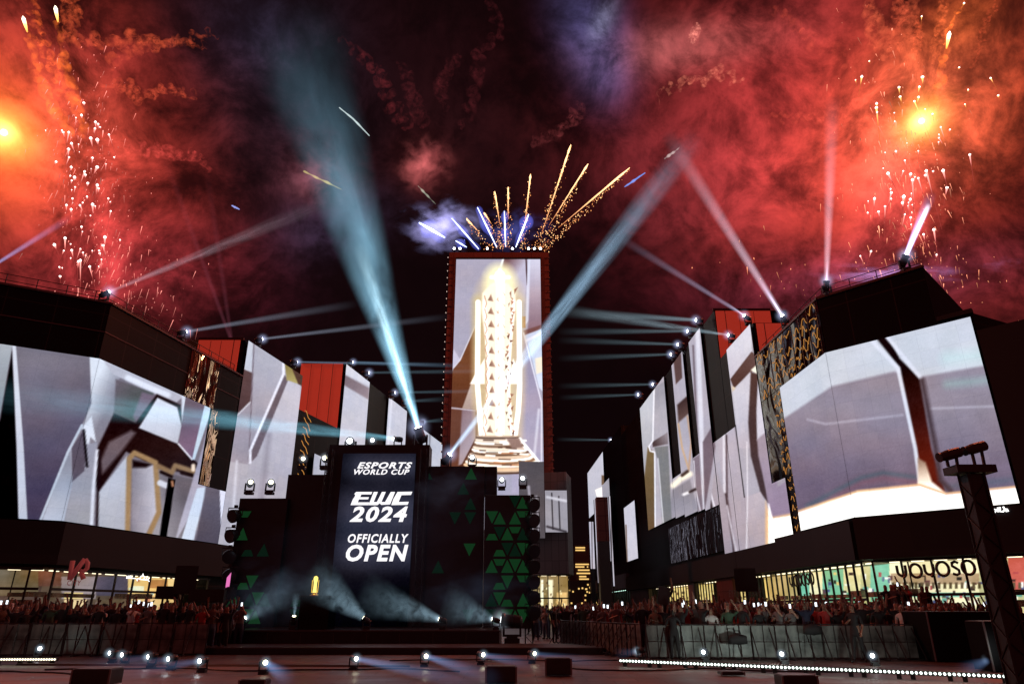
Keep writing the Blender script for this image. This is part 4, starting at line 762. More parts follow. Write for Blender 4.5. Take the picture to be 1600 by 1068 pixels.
TRIM = emat('green_glow', lin((18, 54, 27)), .8); TRID = emat('dim_green_glow', lin((9, 28, 17)), .8)
def wing(name, label, x0, x1, ytop, YY, zone, dens, seed, dim=.5):
    a = atY(x0, ytop, YY); b = atY(x1, ytop, YY); t = bthing(name, label, 'stage wall', (a.x, YY, .75)); mb = MB(); mb.box((a.x, YY, .7), (b.x, YY + .8, a.z)); mb.build('panel', BLK, t)
    r_ = random.Random(seed); g = MB(); d = MB(); wl = Wall((a.x, YY), (b.x, YY)); L = b.x - a.x; cell = .78; bars = MB()
    for i in range(int((a.z - .8) / cell)):
        for j in range(int(L / (cell / 2)) + 1):
            u = j * cell / 2; z = .85 + i * cell; up = (i + j) % 2 == 0; k = .36
            cx, cz = u, z + cell / 2
            tri = [(cx - k, cz - k), (cx + k, cz - k), (cx, cz + k)] if up else [(cx - k, cz + k), (cx + k, cz + k), (cx, cz - k)]
            if min(q[0] for q in tri) < .03 or max(q[0] for q in tri) > L - .03: continue
            x_, y_ = proj(np.array([wl.p(cx, cz)])); w_ = zone(float(x_[0]), float(y_[0])); o = r_.random()
            if o > w_: continue
            ins = r_.choice([.06, .06, .4]); mx = sum(q[0] for q in tri) / 3; mz = sum(q[1] for q in tri) / 3
            if ins > .3 : c2 = [tri[0], tri[1], ((tri[0][0] + tri[2][0]) / 2 + (tri[1][0] - tri[0][0]) * .5, (tri[0][1] + tri[2][1]) / 2), ((tri[0][0] + tri[2][0]) / 2, (tri[0][1] + tri[2][1]) / 2)]
            else: c2 = tri
            c2 = [(mx + (q[0] - mx) * .86, mz + (q[1] - mz) * .86) for q in c2]; q_ = g if r_.random() < w_ else d
            vs = [wl.p(u_, z_, .03) for u_, z_ in c2]; q_.add(vs, [tuple(range(len(vs)))])
    for q_, m_ in ((g, TRIM), (d, TRID)):
        if q_.v: q_.build('triangle_lattice', m_, t)
    return t
def zr(x, y): return max(0, min(1, (x - 748) / 30)) * (.9 if y > 800 else .5) * (1 if 765 < y < 965 else .3)
def zl(x, y): return (.75 if (x < 402 + max(0, (y - 900)) * .3 and (y < 850 or y > 880)) else (.16 if y > 830 else .04))
wing('stage_wall', 'lowest black stage wall at far left with green triangle lattice', 375, 450, 778, 35.8, zl, 1, 1)
wing('stage_wall', 'black stage wall between the screen tower and the lowest left wall', 450.5, 534, 741, 36.2, lambda x, y: .12 if y > 860 else .03, 1, 2)
wing('stage_wall', 'wide black stage wall just right of the screen tower', 656, 757, 728, 36.2, lambda x, y: .35 if x > 728 and y < 860 else .05, 1, 3)
wing('stage_wall', 'black stage wall at far right covered in green triangle lattice', 757.5, 829, 773, 35.8, zr, 1, 4)
t = bthing('stage_cabinet', 'plain black cabinet block on top of the right stage walls', 'stage equipment', (-1.4, 36, 7)); a = atY(756, 727, 36.4); b = atY(776, 771, 36.4)
mb = MB(); mb.box((a.x, 36.65, b.z), (b.x, 37.6, a.z)); mb.box((a.x + .1, 36.62, b.z + .1), (b.x - .1, 36.64, a.z - .1)); mb.build('case', BLK, t)
# trusses of lamps at the stage edges
SEQ = mat('lamp_body_black', (.03, .028, .03), .35)
def par_lamp(x, y, YY, label, group, aimx):
    p = atY(x, y, YY); t = thing('round_lamp', label, 'stage light', p, 0, group)
    mb = MB(); d = Vector((aimx, -.8, -.3)).normalized(); mb.rings([d * -.28, d * -.2, d * .12, d * .2], [.12, .26, .34, .34], 16); mb.build('can', SEQ, t)
    mb = MB(); mb.rings([d * .201, d * .21], [.3, .3], 16); mb.build('lens', mat('dark_lens', (.05, .05, .06), .1, spec=.8), t)
    mb = MB(); mb.rings([(-.36, 0, 0), (-.36, 0, .38), (.36, 0, .38), (.36, 0, 0)], .03, 5); mb.box((-.08, -.06, .38), (.08, .06, .52)); mb.build('bracket', RIG, t); return t
for y, l in ((805, 'round black lamp silhouetted on the upper left edge of the stage'), (836, 'round black lamp just below the upper one at the left stage edge')): par_lamp(367 if y < 820 else 363, y, 35.4, l, 'round lamps down the left stage edge', -.4)
for i, y in enumerate((868, 898, 925)): par_lamp(358, y, 35.4, 'round black lamp in the lower run at the left stage edge', 'round lamps down the left stage edge', .4)
for i, y in enumerate((788, 812, 836, 860, 884, 908, 932, 956)): par_lamp(832, y, 35.6, 'round black lamp in the column down the right stage edge', 'round lamps down the right stage edge', .5)
for x, lab in ((357, 'dark lamp truss at the left edge of the stage'), (826, 'dark lamp truss at the right edge of the stage')):
    t = bthing('truss_mast', lab, 'truss', (atY(x, 980, 36).x, 36, 0)); mb = MB(); truss(mb, atY(x, 980, 36).x - .16, 36.0, 0, atY(x, 800 if x < 500 else 775, 36).z, .36, .03); mb.build('lattice', RIG, t)
pm = atY(357, 905, 35.2); t = thing('small_monitor', 'small bright pink lit monitor at the left edge of the stage', 'monitor', pm); mb = MB(); mb.box((-.12, 0, -.4), (.12, .06, .4)); mb.build('case', BLK, t); mb = MB(); mb.box((-.09, -.01, -.35), (.09, -.002, .35)); mb.build('screen', emat('pink_screen', lin((235, 120, 190)), 1), t)
# deck, plinth, trophy
d0 = atY(352, 985, 31); d1 = atY(780, 984, 31)
t = bthing('stage_deck', 'long black stage platform with a thin reddish top edge', 'stage', (-6, 31, 0))
mb = MB(); mb.box((d0.x, 31, .0), (d1.x, 38.5, .70)); mb.build('skirt', mat('stage_skirt', (.012, .01, .011), .35, var=.4), t)
mb = MB(); mb.box((d0.x - .05, 30.93, .702), (d1.x + .05, 38.6, .76)); mb.build('deck_top', mat('deck_top', (.06, .045, .045), .3), t)
t = bthing('stage_step', 'low dark step running in front of the stage platform', 'stage', (-6, 28, 0)); mb = MB(); mb.box((-17.0, 27.9, 0), (3.4, 30.9, .2)); mb.build('skirt', mat('stage_skirt', (.012, .01, .011), .35, var=.4), t); mb = MB(); mb.box((-17.1, 27.84, .202), (3.5, 30.95, .25)); mb.build('deck_top', mat('step_top', (.05, .03, .03), .45), t)
for k in range(9):
    mb = MB(); x = d0.x + .4 + k * 1.38; mb.box((x, 30.98, .1), (x + .03, 30.995, .66)); mb.build('skirt_joint', mat('joint_grey', (.06, .05, .05), .5), bpy.data.objects['stage_deck'])
pz = atY(470, 930, 31.6); pw = atY(516, 930, 31.6)
t = bthing('plinth', 'glossy black plinth on the stage carrying the small gold trophy', 'plinth', (pz.x, 31.6, .76)); mb = MB(); mb.box((pz.x, 31.6, .76), (pw.x, 32.9, pz.z - .06)); mb.build('body', BMIR, t); mb = MB(); mb.box((pz.x - .05, 31.55, pz.z - .058), (pw.x + .05, 32.95, pz.z)); mb.build('top', BLK, t)
tp = atY(489, 930, 32.0); tz = pz.z; H_ = atY(489, 899, 32.0).z - tz
t = thing('trophy', 'small glowing gold trophy standing on the black stage plinth', 'trophy', (tp.x, 32.2, tz))
mb = MB(); mb.rings([(0,0,0),(0,0,.05),(0,0,.1),(0,0,.14)], [.2,.19,.12,.09], 16); mb.build('base', mat('polished_gold', (.9, .6, .2), .25, 1), t)
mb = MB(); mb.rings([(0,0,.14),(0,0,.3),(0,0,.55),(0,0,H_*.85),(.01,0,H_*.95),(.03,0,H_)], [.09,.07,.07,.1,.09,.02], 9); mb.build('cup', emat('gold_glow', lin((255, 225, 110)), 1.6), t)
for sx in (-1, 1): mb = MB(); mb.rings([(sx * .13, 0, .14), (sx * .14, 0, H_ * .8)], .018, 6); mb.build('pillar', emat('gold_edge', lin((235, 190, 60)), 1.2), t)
# lamps on the stage set
CY = (170, 225, 245); BW_ = (150, 190, 225); PALE = (205, 205, 225)
def top_lamp(x, y, YY, aim, label, beams=(), size=.85, lens='lens', group='moving lights along the top of the stage'):
    p = atY(x, y, YY); p.z -= .6 * size; return lamp(p, aim, size, label, group, beams, lens)
SRC = atY(657, 678, 36.6)
top_lamp(657, 680, 36.6, atY(462, 40, 30), 'brightest lamp on top of the screen tower throwing the broad cyan beam', [(atY(452, 25, 30), 3.6, (150, 208, 238), 2.5, 'wide'), (atY(560, 380, 34.5), .55, (200, 240, 255), 1.8, 'mid')], 1.5, 'lens_r')
top_lamp(622, 686, 36.6, atY(60, 625, 30), 'lamp second from the right on the screen tower with a cyan beam to the left', [(atY(-40, 612, 31), 1.1, (130, 205, 230), .62, 'mid')])
top_lamp(582, 688, 36.6, atY(560, 600, 20), 'lamp in the middle of the screen tower top facing the plaza'); top_lamp(548, 690, 36.6, atY(420, 560, 20), 'dark lamp at the left end of the screen tower top', (), 1.2)
top_lamp(391, 755, 36.2, atY(460, 500, 20), 'leftmost yellowish lamp on the lowest left stage wall', (), .95, 'lens_y'); top_lamp(423, 755, 36.2, atY(480, 500, 20), 'yellowish lamp beside the equipment rail on the lowest left stage wall', (), .95, 'lens_y')
top_lamp(473, 718, 36.6, atY(560, 500, 20), 'left yellowish lamp on the wall beside the screen tower', (), .85, 'lens_y'); top_lamp(508, 717, 36.6, atY(440, 500, 20), 'yellowish lamp on the wall close against the screen tower', (), .95, 'lens_y')
top_lamp(697, 717, 36.6, atY(1085, 215, 28), 'lamp right of the screen tower throwing a blue beam up across the tower', [(atY(1092, 208, 29),   .9, (160, 200, 232), 1.25, 'mid'), (atY(752, 645, 35.6), .14, (210, 240, 255), .9, 'jet')], 1.1, 'lens_r')
top_lamp(738, 716, 36.6, atY(700, 500, 20), 'small white lamp on the wide right stage wall', (), .9); top_lamp(784, 750, 36.3, atY(800, 600, 20), 'left white lamp over the green lattice wall'); top_lamp(817, 748, 36.3, atY(790, 600, 20), 'right white lamp over the green lattice wall')
G = 'moving lights along the stage deck'
for (x, y, ex, ey, r1, B, l) in ((378, 968, 470, 905, 1.3, .16, 'leftmost lamp on the stage deck'), (459, 968, 463, 925, .25, .45, 'lamp standing against the left side of the plinth'), (573, 968, 480, 893, 1.3, .5, 'lamp right of the plinth lighting smoke over the trophy'), (692, 968, 560, 925, 1.2, .4, 'lamp on the right half of the deck aimed left through smoke'), (775, 966, 690, 940, 1.2, .3, 'lamp at the right end of the deck with its side turned to the camera')):
    p = atY(x, y, 31.5); p.z = .76; lamp(p, atY(ex, ey, 31), .62, l, G, [(atY(ex, ey, 31.2), r1, (160, 195, 215), B, 'mid')], 'lens_y')
pL = atY(800, 975, 32); lamp((pL.x, 32, .2), (pL.x - 4, 32.6, 1.6), 1.5, 'large moving head on its side at the right end of the stage', G, (), 'lens', hang=False)
G = 'floor lights between stage and camera'
for i, (x, y, ex, ey, B, l) in enumerate([(175,1025,60,1030,.0,'leftmost small floor light by the left barrier'),(194,1028,90,1036,.0,'second small floor light from the left barrier'),(236,1032,120,1040,.28,'small floor light with a faint blue beam to the left'),(267,1036,150,1046,.28,'small floor light in the middle of the left row'),(315,1040,170,1056,.4,'nearest small floor light of the left row'),
        (411,1043,455,1064,.5,'floor light left of centre aimed at the ground'),(552,1036,760,1070,.6,'floor light with the longest blue beam along the ground'),(663,1031,780,1062,.5,'floor light under the right part of the stage'),(751,1028,840,1040,.55,'floor light just below the right end of the stage'),(831,1026,960,1040,.35,'floor light near the open pavement'),
        (1003,1021,960,1022,.3,'small floor light at the left end of the right light bar'),(1103,1023,1060,1030,.0,'second small floor light behind the right light bar'),(1226,1027,1180,1030,.0,'floor light behind the middle of the right light bar'),(1368,1030,1330,1036,.0,'floor light before the dark clothed walker'),(1551,1038,1500,1050,.25,'floor light by the black cases at far right'),(58,1018,75,1000,.0,'bright floor light standing on the left light bar')]):
    g = atZ(x, y + 10, 0.0); p = Vector((g.x, g.y, 0)); src = atY(x, y, g.y); e = atZ(ex, max(ey, 1006), .15) if B else atY(ex, ey, g.y - 2)
    lamp(p, e, .5, l, G, [(e, .28, (130, 165, 225), B * .3, 'slim')] if B else (), 'lens' if i > 9 or i < 5 else 'lens_y')
for (x, y, ww_) in ((1103,1023,22), (1226,1027,60), (1368,1030,34), (1551,1038,8), (58,1018,8)):
    g = atZ(x, y + 10, 0); L = bpy.data.lights.new('floor_lamp_light', 'SPOT'); L.energy = ww_ * 1.5; L.color = (.82, 1, .92); L.spot_size = 2.2; L.spot_blend = .8; L.shadow_soft_size = .08; o = bpy.data.objects.new('floor_lamp_light', L); COL.objects.link(o); o.location = (g.x - .3, g.y - .9, .55); o.rotation_euler = (math.radians(92), 0, 0)
# road cases and boxes on the floor
def crate(x, y0, w, h, label, rz=0, name='floor_box', m=None):
    g = atZ(x, y0, 0); sc = g.y / FPX * 1.07; t = thing(name, label, 'box', (g.x, g.y, 0), rz); W_, H2 = w * sc, h * sc; mb = MB(); mb.box((-W_ / 2, 0, .03), (W_ / 2, W_ * .7, H2)); o = mb.build('body', m or mat('case_black', (.02, .018, .02), .4, var=.5), t)
    bv = o.modifiers.new('bevel', 'BEVEL'); bv.width = .012; bv.segments = 2
    for dx in (-1, 1): mb = MB(); mb.box((dx * W_ / 2 - .02, -.012, .02), (dx * W_ / 2 + .02, .02, H2 + .008)); mb.build('corner_trim', TRS, t)
    mb = MB(); mb.box((-W_ / 2 + .03, .02, H2 + .002), (W_ / 2 - .03, W_ * .7 - .02, H2 + .02)); mb.build('lid', mat('lid_grey', (.12, .11, .12), .35), t); return t
crate(783, 1068, 40, 20, 'black box with lit silver corner near the bottom centre'); crate(873, 1056, 34, 21, 'black box with shiny lid standing on the open pavement'); crate(138, 1072, 50, 20, 'low black box at the bottom left beside the lit floor'); crate(228 + 165, 1073, 34, 8, 'low bright edged box at the bottom left of centre')
crate(1252, 1074, 46, 14, 'low pale box cut by the bottom edge of the view'); crate(1528, 1034, 110, 62, 'huge black equipment case at far right', m=mat('matt_case', (.006, .005, .006), .8, spec=.1)); crate(1590, 1050, 60, 62, 'black equipment stack against the right frame edge', m=mat('matt_case', (.006, .005, .006), .8, spec=.1))
mbp = crate(1146, 1056, 30, 5, 'small flat cable box lying on the right pavement')
# light bars
def light_bar(P, Q, n, label, group, col):
    P, Q = Vector(P), Vector(Q); d = Q - P; L = d.length; t = thing('light_bar', label, 'light bar', P, math.atan2(d.y, d.x), group); mb = MB(); mb.box((.01, 0, .1), (L - .01, .14, .2)); mb.box((.1, .02, 0), (.2, .12, .1)); mb.box((L - .2, .02, 0), (L - .1, .12, .1)); mb.build('housing', RIG, t)
    k = MB()
    for i in range(n): x = (i + .5) * L / n; k.rings([(x, -.002, .15), (x, -.03, .16)], [.032, .03], 6)
    each(k, 'bulb', emat('bar_lamp_' + col, lin((220, 235, 225) if col == 'white' else (245, 235, 205)), 4 if col == 'white' else 2.4), t); return t
A_, B_ = atZ(968, 1040, 0), atZ(1584, 1068, 0)
for i in range(9): light_bar(A_.lerp(B_, i / 9), A_.lerp(B_, (i + 1) / 9), 11, 'white dotted light bar in the long row along the right pavement', 'light bars laid end to end along the right pavement', 'white')
A_, B_ = atZ(-14, 1038, 0), atZ(86, 1038, 0)
for i in range(2): light_bar(A_.lerp(B_, i / 2), A_.lerp(B_, (i + 1) / 2), 12, 'glaring white light bar on the floor at far left', 'light bars at far left', 'glare')
def bar_light(loc, rot, sx, sy, e, col, name):
    L = bpy.data.lights.new(name, 'AREA'); L.shape = 'RECTANGLE'; L.size = sx; L.size_y = sy; L.energy = e; L.color = col; o = bpy.data.objects.new(name, L); COL.objects.link(o); o.location = loc; o.rotation_euler = rot; return o
#@@SPLIT3
# ------------------------------------------------------------------ lamps on the roofs
G = 'searchlights along the left roofs'
def roof(x, y, YY, ex, ey, eY, r1, B, label, col=PALE, kind='slim', size=1.1, group=None, ext=()):
    p = atY(x, y, YY); p.z -= .6 * size; e = atY(ex, ey, eY); bs = ([(e, r1, col, B, kind)] if B else []) + list(ext)
    return lamp(p, e, size, label, group or G, bs, 'lens_r', 'searchlight')
roof(163, 459, 40.8, 520, 312, 42, .75, .30, 'searchlight at the corner of the left roof with a beam rising to the right', (210, 190, 205), 'mid')
roof(284, 519, 47.5, 560, 474, 52, .5, .26, 'searchlight at the middle of the left corner roof', (185, 195, 220)); roof(404, 530, 57, 706, 494, 62, .5, .26, 'searchlight over the creased white video wall', (185, 195, 220))
roof(459, 565, 63, 720, 571, 70, .35, .28, 'searchlight at the far end of the creased white video wall', (150, 190, 225)); roof(547, 565, 75.5, 740, 572, 78, .45, .22, 'searchlight on the red sided striped block nearest the camera', (150, 190, 225))
for x, y, YY, l in ((571, 582, 80, 'second searchlight along the striped block roof'), (612, 613, 88, 'searchlight over the second white strip of the striped block'), (632, 627, 93, 'searchlight at the far end of the striped block roof'), (658, 659, 100, 'farthest searchlight of the left roofs by the tower')): roof(x, y, YY, 860 if y < 620 else 700, y - 4, YY + 4, .6, .13, l, (150, 190, 210), size=1.4)
G = 'searchlights along the right roofs'
for x, y, YY, ex, ey, B, l in ((1093, 500, 61, 870, 487, .34, 'searchlight highest on the tallest right block'), (1079, 517, 66, 870, 518, .2, 'second searchlight down the tallest right block'), (1064, 538, 70, 870, 531, .18, 'third searchlight down the tallest right block'), (1053, 553, 73.5, 870, 560, .15, 'fourth searchlight down the tallest right block'), (1024, 600, 84, 870, 603, .14, 'fifth searchlight down the tallest right block'), (1001, 616, 92, 872, 621, .13, 'sixth searchlight at the far end of the tallest right block'), (957, 687, 127, 868, 686, .13, 'faint searchlight on the narrow far right block')): roof(x, y, YY, ex, ey, YY - 3, .55 if B < .3 else .7, B, l, (165, 200, 215), size=1.25)
roof(1143, 524, 57, 872, 483, 53, .75, .40, 'searchlight before the red box with a beam to the tower', (175, 205, 220), 'mid'); roof(1168, 496, 52, 960, 366, 48, .5, .42, 'searchlight on the red side block with a beam rising left', (185, 180, 215), ext=((atY(1128, 468, 51), .16, (225, 225, 255), 1.2, 'jet'),))
roof(1226, 499, 46, 1040, 205, 40, .75, .75, 'bright searchlight over the gold mirror panels', (225, 205, 225), 'slim', 1.1, ext=((atY(1184, 432, 45), .22, (200, 205, 255), 3.5, 'jet'),))
roof(1291, 447, 39.2, 1301, 150, 36, .62, .65, 'searchlight on the right corner roof with a vertical beam', (235, 200, 215), 'slim', 1.1, ext=((atY(1294, 395, 39), .15, (210, 220, 255), 1.5, 'jet'),))
roof(1412, 408, 36.0, 1456, 300, 34.5, .42, 8, 'dazzling searchlight at the peak of the right corner roof', (190, 190, 255), 'jet', 1.2, ext=((atY(1452, 318, 35.7), .2, (240, 240, 255), 14, 'slim'),))
t = thing('searchlight', 'searchlight outside the left edge whose blue beam crosses the corner', 'stage light', atY(-60, 445, 33), 0, 'searchlights along the left roofs')
for k in ('base', 'yoke', 'head'): o = bpy.data.objects.new(k, LM[k]); COL.objects.link(o); o.parent = t
beam(t, atY(-20, 421, 33), atY(112, 338, 34), .28, (150, 175, 240), .7, 'slim')
beam(bpy.data.objects['searchlight'], atY(386, 600, 60), atY(255, 240, 60), .5, (120, 60, 75), .3); beam(bpy.data.objects['searchlight'], atY(372, 600, 60), atY(322, 260, 60), .5, (120, 60, 75), .25)
# ------------------------------------------------------------------ fireworks
SPK = vc_mat('burning_star', 1.0)
def spark_mesh(core, tail, L):
    mb = MB(); mb.rings([(0, 0, -L), (0, 0, -L * .4), (0, 0, -.28), (0, 0, 0), (0, 0, .16)], [.012, .03, .1, .17, .03], 7, cols=[tail, tail, core, (4, 3.4, 3.2), (4, 3.4, 3.2)]); o = mb.build('spark', SPK, None, True, True); me = o.data; bpy.data.objects.remove(o); return me
S1 = [spark_mesh((2.2, .7, .6), (.42, .06, .05), L_) for L_ in (1.6, 3.2, 5.2, 8.0)]; S2 = [spark_mesh((2.6, 1.2, .35), (.6, .16, .04), L_) for L_ in (1.4, 3.0, 5.5, 8.0)]
def embers(parent, cx, cy, sx, sy, YY, n, col, seed):
    r_ = random.Random(seed); mb = MB()
    for k in range(n):
        x, y = cx + r_.gauss(0, sx), cy + r_.gauss(0, sy); q = atY(x + (y - cy) * .12, y, YY + r_.uniform(-8, 8)); e = r_.uniform(.02, .07) * (1.6 if r_.random() < .1 else 1); l = r_.uniform(.1, 1.6) * (1 if r_.random() < .5 else .2); k_ = r_.uniform(.3, 1.6)
        d = Vector((r_.uniform(-.25, .25), 0, 1)); c = tuple(v * k_ for v in col); mb.add([q + Vector((e, 0, 0)), q + Vector((-e * .5, e, 0)), q + Vector((-e * .5, -e, 0)), q + d * e * 1.5, q - d * l], [(0,1,3),(1,2,3),(2,0,3),(1,0,4),(2,1,4),(0,2,4)], c)
    tag(mb.build('embers', SPK, parent, True), kind='stuff')
LEFTS = [(318,390),(288,446),(309,436),(362,462),(372,470),(380,482),(360,487),(173,494),(235,494),(240,501),(261,501),(369,529),(413,510),(344,523),(271,543),(298,547),(260,565),(301,576),(262,596),(351,598),(433,596),(270,633),(369,633),(402,622),(346,640),(321,650),(324,662),(267,666),(283,671),(272,684),(333,694),(369,701),(374,714),(285,709),(272,720),(330,745),(275,752),(411,752),(418,765),(314,768),(303,778),(275,768),(252,777),(351,774),(361,781),(270,793),(420,800),(343,817),(309,859),(312,878),(247,902),(206,927),(268,925),(398,898),(391,930),(455,909),(305,943),(315,957),(272,948),(242,950),(350,950),(376,950),(378,960),(325,968),(268,978),(297,990),(305,986),(385,983),(375,1010),(340,1010),(225,1012),(236,1015),(228,1047),(213,613)]
RIGHTS = [(384,232),(356,290),(332,303),(497,331),(586,292),(574,329),(501,367),(555,384),(571,368),(412,392),(411,408),(414,425),(479,428),(481,460),(596,414),(624,432),(725,256),(873,362),(759,340),(747,395),(655,482),(690,491),(648,510),(648,523),(647,538),(527,543),(485,573),(444,578),(570,572),(519,608),(437,638),(455,657),(513,648),(541,659),(557,671),(570,675),(548,681),(600,647),(597,664),(626,649),(664,646),(765,586),(679,711),(465,716),(468,730),(467,753),(404,752),(380,762),(515,744),(510,768),(544,733),(540,755),(534,768),(532,780),(547,776),(444,782),(419,802),(378,806),(545,805),(519,812),(541,824),(543,851),(590,888),(629,870),(391,952),(350,970),(640,965),(744,12),(844,296),(583,62)]
def burst(name, label, pts, ox, oy, YY, mats_, lean, seed, loc):
    t = bthing(name, label, 'firework', loc); r_ = random.Random(seed)
    for i, (zx, zy) in enumerate(pts[:96]):
        p = atY(ox + zx / 2.4275, oy + zy / 2.4275, YY + r_.uniform(-7, 7)); o = bpy.data.objects.new('spark', r_.choice((mats_[0] if zy > 420 else mats_[-1])[:4 if r_.random() < .5 else 2])); COL.objects.link(o); o.parent = t; o.location = p
        o.rotation_euler = (r_.uniform(-.3, .3), lean + r_.gauss(0, .16), 0); s = r_.choice((.45, .6, .75, .9, 1.1)) * r_.uniform(.85, 1.2); o.scale = (s, s, s)
    return t
fl = burst('firework_burst', 'pink starred firework shower falling over the left corner building', LEFTS, 0, 0, 85, (S1, S1), -.22, 1, (-40, 85, 60))
fr = burst('firework_burst', 'orange and pink firework shower falling over the right corner building', RIGHTS, 1200, 0, 80, (S1, S2), .12, 2, (40, 80, 60))
embers(fl, 145, 300, 38, 120, 85, 420, (1.3, .35, .28), 5); embers(fl, 200, 470, 60, 40, 80, 120, (1.0, .3, .25), 6); embers(fr, 1420, 290, 42, 110, 80, 420, (1.4, .42, .25), 7); embers(fr, 1400, 450, 120, 40, 85, 140, (1.2, .4, .2), 8)
def comet(pts, YY, label, hr=.3):
    P = [atY(x, y, YY) for x, y in pts]; t = bthing('firework_comet', label, 'firework', P[0]); mb = MB(); d = (P[0] - P[1]).normalized()
    mb.rings([P[0] - d * 3.2, P[0] - d * 1.6, P[0], P[0] + d * .7], [.1, hr * .8, hr, .08], 9, cols=[(2, .7, .12), (3.5, 1.8, .5), (4, 3.6, 2.6), (4, 3.6, 2.6)]); mb.build('burning_head', SPK, t, True, True); return t, P
def fbm1(t, s): return math.sin(t * 2.1 + s) + .6 * math.sin(t * 4.7 + s * 2.3) + .35 * math.sin(t * 9.3 + s * .7)
def ropemat(key, col, s, sc):
    m = volmat(key, col, s); t = m.node_tree; e = [x for x in t.nodes if x.type == 'EMISSION'][0]; tcn = t.nodes.new('ShaderNodeTexCoord'); n = t.nodes.new('ShaderNodeTexNoise'); t.links.new(tcn.outputs['Object'], n.inputs['Vector'])
    n.inputs['Scale'].default_value = sc; n.inputs['Detail'].default_value = 4; n.inputs['Roughness'].default_value = .6; a = t.nodes.new('ShaderNodeMath'); a.operation = 'MULTIPLY_ADD'; a.use_clamp = True; t.links.new(n.outputs['Fac'], a.inputs[0]); a.inputs[1].default_value = 4.2; a.inputs[2].default_value = -1.75
    b = t.nodes.new('ShaderNodeMath'); b.operation = 'MULTIPLY'; b.inputs[1].default_value = s * 1.7; t.links.new(a.outputs[0], b.inputs[0]); t.links.new(b.outputs[0], e.inputs[1]); return m
def trail(P, r0, r1, col, B, parent, seed, wob=.6, name='smoke_trail', n=60):
    """a lumpy rope of smoke; as thick as it looks"""
    r_ = random.Random(seed); Q = []; R = []; L = [0]
    for a, b in zip(P[:-1], P[1:]): L.append(L[-1] + (b - a).length)
    for i in range(n):
        s = L[-1] * i / (n - 1); k = max(j for j in range(len(L) - 1) if L[j] <= s + 1e-6) if s < L[-1] else len(L) - 2; u = (s - L[k]) / (L[k + 1] - L[k] + 1e-9)
        q = P[k].lerp(P[k + 1], u); tt = i / (n - 1); rad = (r0 + (r1 - r0) * tt) * (1 + .3 * math.sin(i * .9 + seed) + .2 * math.sin(i * .37 + 2 * seed)) * (math.sin(math.pi * min(1, max(.03, tt * .97 + .015))) ** .35)
        q = q + Vector((fbm1(i * .16, seed), fbm1(i * .18, seed + 5), fbm1(i * .15, seed + 9))) * wob * (.4 + r0); Q.append(q); R.append(max(.05, rad))
    mb = MB(); mb.rings(Q, R, 10); key = 'smoke_%d_%d_%d_%.2f_%.1f' % (*col, B, (r0 + r1) / 2); m = MT.get(key) or ((ropemat(key, lin(col), B / (r0 + r1), .55 / max(.25, (r0 + r1) / 2))) if n > 30 else volmat(key, lin(col), B / (r0 + r1))); o = mb.build(name, m, parent, smooth=True); return o
for (pts, lab, sd) in (([(37,30),(46,62),(58,105),(72,150),(95,185),(110,215)], 'left of two bright comets at the top left with a smoke tail', 1), ([(87,14),(93,48),(97,90),(110,130),(122,165),(128,215)], 'right of two bright comets at the top left with a smoke tail', 2)):
    t, P = comet(pts, 90, lab); trail(P, .35, 1.2, (240, 110, 40), .5, t, sd, .4)
t, P = comet([(1483,54),(1478,80),(1470,110),(1462,150),(1456,185)], 88, 'bright orange comet near the top right'); trail(P, .4, .9, (245, 110, 40), .45, t, 4, .3); trail([atY(x, y, 88) for x, y in ((1507, 2), (1492, 26), (1480, 50), (1472, 80))], .25, .3, (240, 110, 40), .5, t, 5, .3)
